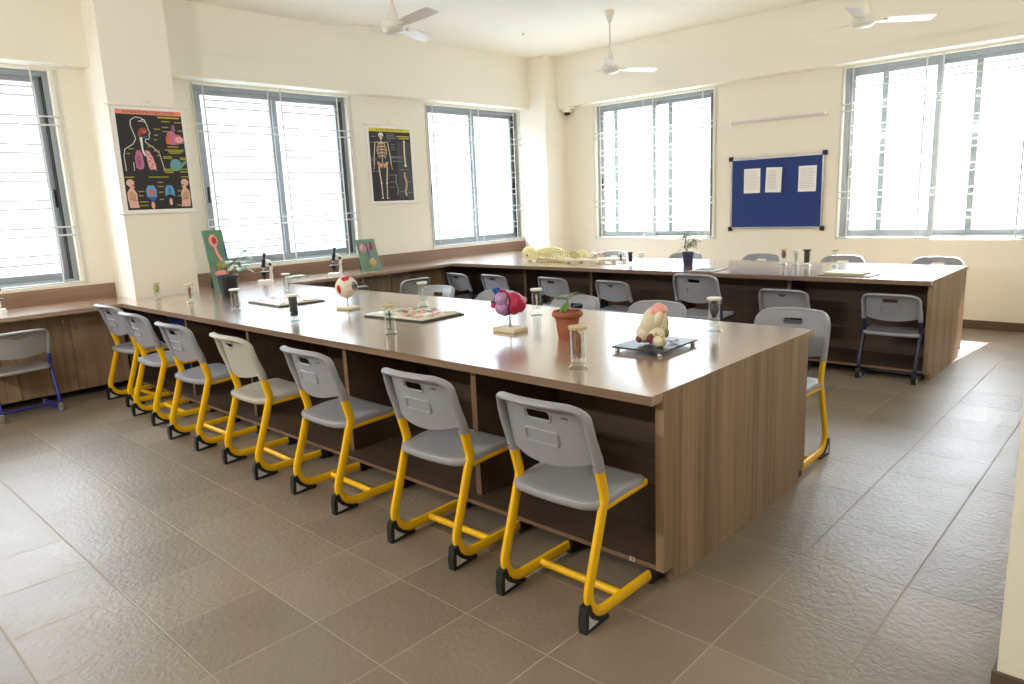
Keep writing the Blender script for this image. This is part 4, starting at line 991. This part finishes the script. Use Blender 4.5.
m = MB(); m.ball(OP(-0.064, -0.03, 0.026), (0.018, 0.016, 0.016), 12, 8, amp=0.2, rot=rh); m.ball(OP(-0.018, -0.058, 0.030), (0.020, 0.010, 0.022), 12, 8, amp=0.2, rot=rh); m.ball(OP(0.006, -0.064, 0.040), (0.008, 0.006, 0.010), 10, 8, rot=rh); m.build('dark_red_patch', flat('dark_red_model_paint', 128, 60, 66), t)
m = MB(); m.tube([OP(-0.004, -0.066, 0.008), OP(-0.002, -0.07, 0.03), OP(0.0, -0.066, 0.055)], [0.007, 0.008, 0.004], 8); m.build('lilac_strip', 'lilac', t)
m = MB(); m.ball(OP(0.054, 0.0, 0.085), (0.012, 0.02, 0.050), 14, 10, amp=0.5, freq=5, rot=rh); m.ball(OP(0.048, -0.012, 0.045), (0.022, 0.02, 0.024), 12, 8, amp=0.4, rot=rh, seed=4); m.build('olive_side', 'olive', t)
t.scale = (1.1, 1.1, 1.12)
cl = thing('cerebellum_piece', (5.484, 0.318, H + 0.026), 0, 'small round ridged cream piece lying at the foot of the organ model', 'anatomical model')
m = MB(); m.ball((0, 0, 0.029), (0.034, 0.028, 0.029), 22, 16, amp=0.2, freq=8)
m.build('body', 'cream', cl)
m = MB()
for k in range(4): m.tube([Vector((0.030 * cos(a), 0.006 * (k - 1.5) * 2 * 0.5 + 0.0, 0.029)) + Vector((0, -0.004, 0.0286 * sin(a) * 0.98)) for a in [radians(q) for q in range(-20, 201, 20)]], 0.0014, 5)
m.build('ridge', 'olive', cl)
ch = thing('metal_chain', (5.49, 0.43, H + 0.026), 0, 'small loop of metal chain on the dark tray', 'chain')
m = MB()
for k in range(5):
    a = k * 1.25; c0 = Vector((0.018 * cos(a), 0.018 * sin(a), 0.008 + 0.003 * (k % 2)))
    m.tube([c0 + Vector((0.009 * cos(q), 0.007 * sin(q), 0.004 * sin(q + k))) for q in [2 * pi * i / 10 for i in range(10)]], 0.002, 6, closed=True)
m.build('links', 'silver', ch)

# wrapped relief trays ------------------------------------------------
def wrapped_tray(x, y, hx, hy, rz, label, tint, seed):
    t = thing('wrapped_model_tray', (x, y, H), rz, label, 'anatomical model')
    MB().rbox(-hx, hx, -hy, hy, 0, 0.009, 0.002).build('tray', 'tray', t)
    random.seed(seed); m = MB()
    cols = ['rose', 'bonep', 'pink', 'green']
    m.rbox(-hx * 0.95, hx * 0.95, -hy * 0.93, hy * 0.93, 0.0092, 0.019, 0.003, mi=1)
    for k in range(60):
        u, v = random.uniform(-hx * 0.8, hx * 0.8), random.uniform(-hy * 0.78, hy * 0.78)
        m.ball((u, v, 0.018), (random.uniform(0.015, 0.045), random.uniform(0.012, 0.035), random.uniform(0.008, 0.02)), 10, 6, mi=random.choice(tint), amp=0.3, seed=k)
    m.v = [(x_, y_, max(0.0094, z_)) for x_, y_, z_ in m.v]
    m.build('relief_model', cols, t)
    fn = lambda u, v, q: Vector((u, v, 0.040 + 0.004 * noise.noise(Vector((u * 14, v * 14, seed))) - 0.022 * max(abs(u) / hx, abs(v) / hy) ** 6 + q))
    MB().shell(rrect(0, 0, hx * 0.99, hy * 0.99, 0.02), [], fn, 0.0006, 0.03).build('clear_wrap', 'wrap', t)
    return t
wrapped_tray(1.94, 0.42, 0.27, 0.20, radians(-2), 'tray with a pink relief model in clear wrap, left of the eye model', (0, 0, 0, 1, 2), 3)
wrapped_tray(3.50, 0.47, 0.29, 0.19, radians(3), 'tray with a pale relief model in clear wrap, between eye and heart models', (1, 1, 2, 3, 0), 5)

# relief boards leaning on the window wall -----------------------------
def relief_board(name, base, w, h, lean, rz, label, draw):
    t = thing(name, base, rz, label, 'anatomical model')
    Rm = Matrix.Rotation(-lean, 3, 'Y')   # local: board in YZ, leaning towards -X
    m = MB().box(-0.012, 0, -w / 2, w / 2, 0, h); m.xf(Rm.to_4x4()); m.build('board', 'green', t)
    draw(t, lambda m: m.xf(Rm.to_4x4()), w, h)
    zt = h * 0.75 * cos(lean); xt = -h * 0.75 * sin(lean) - 0.014
    MB().prism([(xt, zt), (xt - 0.006, zt), (xt - 0.12, 0.0), (xt - 0.114, 0.0)], lambda a, b: (a, -0.03, b), lambda a, b: (a, 0.03, b)).build('back_strut', 'tray', t)
    return t
def board_neph(t, X, w, h):
    m = MB(); m.ball((0.004, -0.01, h * 0.82), (0.016, 0.045, 0.062), 16, 12, amp=0.1); X(m).build('capsule', 'pink', t)
    m = MB(); m.ball((0.014, -0.01, h * 0.82), (0.014, 0.024, 0.036), 12, 8, amp=0.4, freq=6); X(m).build('red_tuft', 'red', t)
    m = MB(); m.tube([(0.006, -0.008, h * 0.72), (0.006, 0.0, h * 0.6), (0.006, 0.03, h * 0.48), (0.006, 0.02, h * 0.40)], [0.012, 0.013, 0.016, 0.02], 10); X(m).build('tubule', 'pink', t)
    m = MB(); m.ball((0.006, 0.02, h * 0.40), (0.03, 0.055, 0.05), 14, 10, amp=0.3); X(m).build('lobe', 'olive', t)
    m = MB(); m.ball((0.006, 0.0, h * 0.27), (0.03, 0.075, 0.03), 14, 10, amp=0.2); m.ball((0.006, 0.01, h * 0.17), (0.03, 0.07, 0.035), 14, 10, amp=0.2, seed=3); X(m).build('fold', 'pink', t)
    m = MB(); m.tube([(0.006, -0.09, h * 0.36), (0.012, -0.07, h * 0.30), (0.012, -0.05, h * 0.24)], 0.010, 8); m.tube([(0.006, 0.05, h * 0.5), (0.012, 0.075, h * 0.42), (0.012, 0.06, h * 0.30)], 0.010, 8); X(m).build('lilac_vessel', 'lilac', t)
    m = MB(); m.tube([(0.004, 0.09, h * 0.75), (0.004, 0.085, h * 0.6), (0.004, 0.09, h * 0.5)], 0.006, 6); X(m).build('blue_vessel', 'mblue', t)
relief_board('relief_model_board', (0.435, 0.625, H + 0.006), 0.20, 0.585, radians(13), radians(2), 'tall green board with a pink relief model, leaning behind the black plant pot', board_neph)
def board_dig(t, X, w, h):
    m = MB(); m.ball((0.006, -0.055, h * 0.70), (0.02, 0.045, 0.055), 14, 10, amp=0.2); X(m).build('left_kidney', 'rose', t)
    m = MB(); m.ball((0.006, 0.05, h * 0.76), (0.02, 0.032, 0.045), 14, 10, amp=0.2); X(m).build('right_kidney', flat('dark_red_model_paint', 128, 60, 66), t)
    m = MB(); m.tube([(0.006, 0.0, h * 0.85), (0.006, 0.0, h * 0.55), (0.006, 0.012, h * 0.38)], 0.008, 8); X(m).build('blue_vessel', 'mblue', t)
    m = MB(); m.tube([(0.008, 0.018, h * 0.85), (0.008, 0.02, h * 0.55), (0.008, 0.03, h * 0.36)], 0.008, 8); X(m).build('lilac_vessel', 'lilac', t)
    m = MB(); m.ball((0.006, 0.03, h * 0.22), (0.026, 0.045, 0.055), 14, 10, amp=0.1); X(m).build('bladder', flat('ochre_model_paint', 206, 170, 96), t)
    m = MB(); m.box(0.003, 0.005, -w * 0.47, w * 0.52, -0.0, h * 0.1); 
    fn = lambda u, v, q: Vector((0.034 + 0.006 * noise.noise(Vector((u * 18, v * 18, 2))) + q, u, v))
    m = MB().shell([(-w * 0.5, 0.004), (w * 0.62, 0.004), (w * 0.56, h * 0.5), (w * 0.5, h * 0.97), (-w * 0.5, h * 0.97)], [], fn, 0.0006, 0.03); X(m).build('clear_wrap', 'wrap', t)
relief_board('relief_model_board', (0.225, 2.53, H + 0.006), 0.255, 0.375, radians(19), radians(-4), 'green relief model board in clear wrap propped on the counter below the skeleton poster', board_dig)

# ------------------------------------------------------------------ microscopes
def microscope(x, y, rz, label):
    t = thing('microscope', (x, y, H), rz, label, 'microscope', 'microscopes on the window counter')
    MB().prism([(-0.06, -0.075), (0.06, -0.075), (0.05, 0.075), (-0.05, 0.075)], lambda a, b: (a, b, 0), lambda a, b: (a * 0.9, b * 0.95, 0.028)).build('base', 'whitem', t)
    m = MB().tube([(0, 0.055, 0.025), (0, 0.062, 0.07), (0, 0.058, 0.12), (0, 0.07, 0.17), (0, 0.055, 0.215), (0, 0.02, 0.235)], [0.020, 0.018, 0.016, 0.018, 0.018, 0.015], 12); m.build('arm', 'whitem', t)
    MB().rbox(-0.05, 0.05, -0.055, 0.05, 0.105, 0.115, 0.002).build('stage', 'rub', t)
    MB().lathe([(0.0, 0.05), (0.012, 0.05), (0.02, 0.058), (0.02, 0.078), (0.026, 0.082), (0.026, 0.095), (0.014, 0.104), (0, 0.104)], 14, (0, -0.012, 0)).tube([(0, -0.012, 0.028), (0, -0.012, 0.052)], 0.006, 8).build('condenser', 'rub', t)
    rot = Matrix.Rotation(radians(-10), 3, 'X')
    MB().lathe([(0.0, 0.0), (0.024, 0.0), (0.026, 0.012), (0.018, 0.02), (0.018, 0.055), (0.021, 0.06), (0.021, 0.075), (0.014, 0.08), (0.014, 0.125), (0.017, 0.128), (0.017, 0.145), (0, 0.145)], 16, (0, -0.012, 0.165), mat=rot).build('body_tube', 'rub', t)
    m = MB()
    for k, L_ in enumerate((0.045, 0.032, 0.03)):
        a = k * 2.09; d = Vector((cos(a) * 0.3, sin(a) * 0.3, -1)).normalized() if k else Vector((0, 0, -1))
        m.tube([Vector((0.006 * cos(a), -0.012 + 0.006 * sin(a), 0.167)), Vector((0.006 * cos(a), -0.012 + 0.006 * sin(a), 0.167)) + d * L_], [0.009, 0.006], 10)
    m.build('objective', 'silver', t)
    for s in (-1, 1): MB().lathe([(0.0, 0.0), (0.016, 0.0), (0.016, 0.014), (0, 0.014)], 14, (s * 0.018, 0.062, 0.19), mat=Matrix.Rotation(s * pi / 2, 3, 'Y')).build('focus_knob', 'rub', t)
    return t
microscope(0.22, 1.17, radians(-35), 'black and white microscope on the counter right of the black plant pot')
microscope(0.33, 1.95, radians(-35), 'black and white microscope on the counter above the eye model')
microscope(0.10, -1.17, radians(60), 'white microscope on the counter at the left edge of the picture')
t = thing('slide_box', (0.05, 1.62, H), radians(4), 'flat pale green case lying on the counter between the two microscopes', 'case')
MB().rbox(-0.06, 0.06, -0.11, 0.11, 0, 0.012, 0.003).build('tray', flat('pale_green_plastic', 150, 172, 140), t)
MB().rbox(-0.055, 0.055, -0.105, 0.105, 0.012, 0.02, 0.003).build('lid', flat('pale_green_lid', 176, 190, 168), t)

# ------------------------------------------------------------------ skeleton laid on the back table
GSK = 'skeleton pieces on the back table'
t = thing('skeleton_torso', (1.66, 4.08, H), radians(-3), 'yellowish ribcage with spine lying on the back table, left end of the bones', 'skeleton', GSK)
m = MB()
for k in range(10):
    x = -0.20 + k * 0.045; ry = 0.105 + 0.03 * sin(k / 9 * pi); rz = 0.055 + 0.022 * sin(k / 9 * pi)
    m.tube([(x + 0.03 * sin(a) ** 2, ry * cos(a), 0.012 + rz + rz * sin(a)) for a in [radians(q) for q in range(-80, 261, 17)]], 0.0085, 6)
m.build('ribcage', 'bone', t)
m = MB()
for k in range(16): m.ball((-0.22 + k * 0.036, 0, 0.022), (0.016, 0.024, 0.020), 8, 6)
m.build('spine', 'bone', t)
m = MB(); m.ball((-0.04, 0, 0.152), (0.14, 0.022, 0.010), 12, 6, amp=0.2); m.build('breastbone', 'bone', t)
for s in (-1, 1):
    m = MB(); m.shell([(-0.20, -0.01), (-0.10, -0.07), (-0.07, 0.0), (-0.12, 0.05), (-0.20, 0.04)], [], lambda u, v, q: Vector((u, s * (0.115 + q), 0.08 + v)), 0.008, 0.03); m.build('shoulder_blade', 'bone', t)
t = thing('skull_model', (1.325, 4.10, H), radians(20), 'yellowish skull at the left end of the bones on the back table', 'skeleton', GSK)
m = MB(); m.ball((0, 0, 0.092), (0.094, 0.072, 0.086), 20, 14, amp=0.06); m.ball((0.03, -0.055, 0.055), (0.05, 0.045, 0.05), 14, 10); m.build('cranium', 'bone', t)
m = MB(); m.ball((0.03, -0.075, 0.022), (0.045, 0.038, 0.018), 14, 8); m.build('jaw', 'bone', t)
m = MB()
for s in (-1, 1): m.ball((0.03 + s * 0.024, -0.09, 0.072), (0.014, 0.014, 0.013), 10, 8)
m.build('eye_socket', flat('socket_brown', 92, 72, 44), t)
t = thing('pelvis_model', (2.02, 4.17, H), radians(15), 'yellowish pelvis bone right of the ribcage on the back table', 'skeleton', GSK)
for s in (-1, 1):
    m = MB(); m.shell([(-0.05, 0.03), (0.05, 0.0), (0.09, 0.05), (0.07, 0.11), (0.0, 0.135), (-0.07, 0.11)], [rrect(0.04, 0.045, 0.018, 0.016, 0.01, 3)], lambda u, v, q: Vector((u, s * (0.03 + 0.5 * v + 4 * u * u + q), v)), 0.012, 0.025); m.build('hip_bone', 'bone', t)
MB().ball((-0.03, 0, 0.06), (0.03, 0.05, 0.045), 12, 9, amp=0.2).build('sacrum', 'bone', t)
def longbone(p0, p1, r, label, z=0.0):
    p0 = Vector(p0); p1 = Vector(p1); L_ = (p1 - p0).length; d = p1 - p0
    t = thing('limb_bone', (p0.x, p0.y, H + z), math.atan2(d.y, d.x), label, 'skeleton', GSK)
    m = MB().tube([(L_ * q, 0, 2.0 * r + 0.004 * sin(q * pi)) for q in (0, 0.06, 0.14, 0.3, 0.5, 0.7, 0.86, 0.94, 1.0)], [r * 1.5, r * 1.7, r * 1.15, r * 0.85, r * 0.8, r * 0.9, r * 1.2, r * 1.75, r * 1.6], 10); m.build('shaft', 'bonep', t)
    for e in (0, L_):
        m = MB()
        for s in (-1, 1): m.ball((e, s * r * 0.9, 1.75 * r), (r * 1.5, r * 1.3, r * 1.7), 10, 8)
        m.build('joint_end', 'bonep', t)
longbone((2.06, 3.93), (2.50, 3.95), 0.017, 'pale long thigh bone nearest the edge of the back table')
longbone((2.14, 4.06), (2.58, 4.10), 0.016, 'pale long bone lying behind the nearest thigh bone')
longbone((2.30, 4.22), (2.66, 4.20), 0.014, 'pale thin shin bone next to the grey jar')
t = thing('hand_bones', (2.10, 4.36, H), radians(20), 'pinkish bony hand behind the pelvis on the back table', 'skeleton', GSK)
m = MB(); m.ball((0, 0, 0.05), (0.05, 0.04, 0.045), 12, 9, amp=0.3); m.build('palm', 'bonep', t)
m = MB()
for k in range(5): m.tube([(0.03, -0.03 + 0.015 * k, 0.06), (0.08, -0.045 + 0.022 * k, 0.075), (0.125, -0.055 + 0.027 * k, 0.045 - 0.003 * k)], [0.009, 0.008, 0.006], 7)
m.build('finger', 'rose', t)
# flat things on the back table
t = thing('instrument_tray', (3.95, 3.66, H), radians(2), 'shallow grey tray with small tools in front of the blue plant pot', 'tray')
MB().rbox(-0.11, 0.11, -0.13, 0.11, 0, 0.014, 0.004).build('dish', 'trayg', t)
m = MB()
for k in range(5): m.tube([(-0.08 + 0.035 * k, -0.08, 0.018), (-0.07 + 0.034 * k, 0.07, 0.019)], 0.0045, 6)
m.build('tool', 'silver', t)
t = thing('pointer_stick', (4.05, 3.84, H), radians(0), 'thin dark stick lying on the back table right of the tool tray', 'stick')
MB().tube([(-0.004, -0.20, 0.007), (0.003, 0.20, 0.007)], [0.007, 0.005], 8).build('shaft', 'tray', t); MB().tube([(0.003, 0.20, 0.007), (0.0045, 0.225, 0.007)], [0.0055, 0.001], 8).build('tip', 'silver', t)
t = thing('dissection_tray', (5.20, 3.76, H), radians(-2), 'flat pale tray with a closed cover near the right end of the back table', 'tray')
MB().rbox(-0.21, 0.21, -0.13, 0.13, 0, 0.010, 0.003).build('plate', 'trayg', t)
MB().rbox(-0.17, 0.14, -0.11, 0.11, 0.010, 0.028, 0.006).build('cover', 'standc', t)
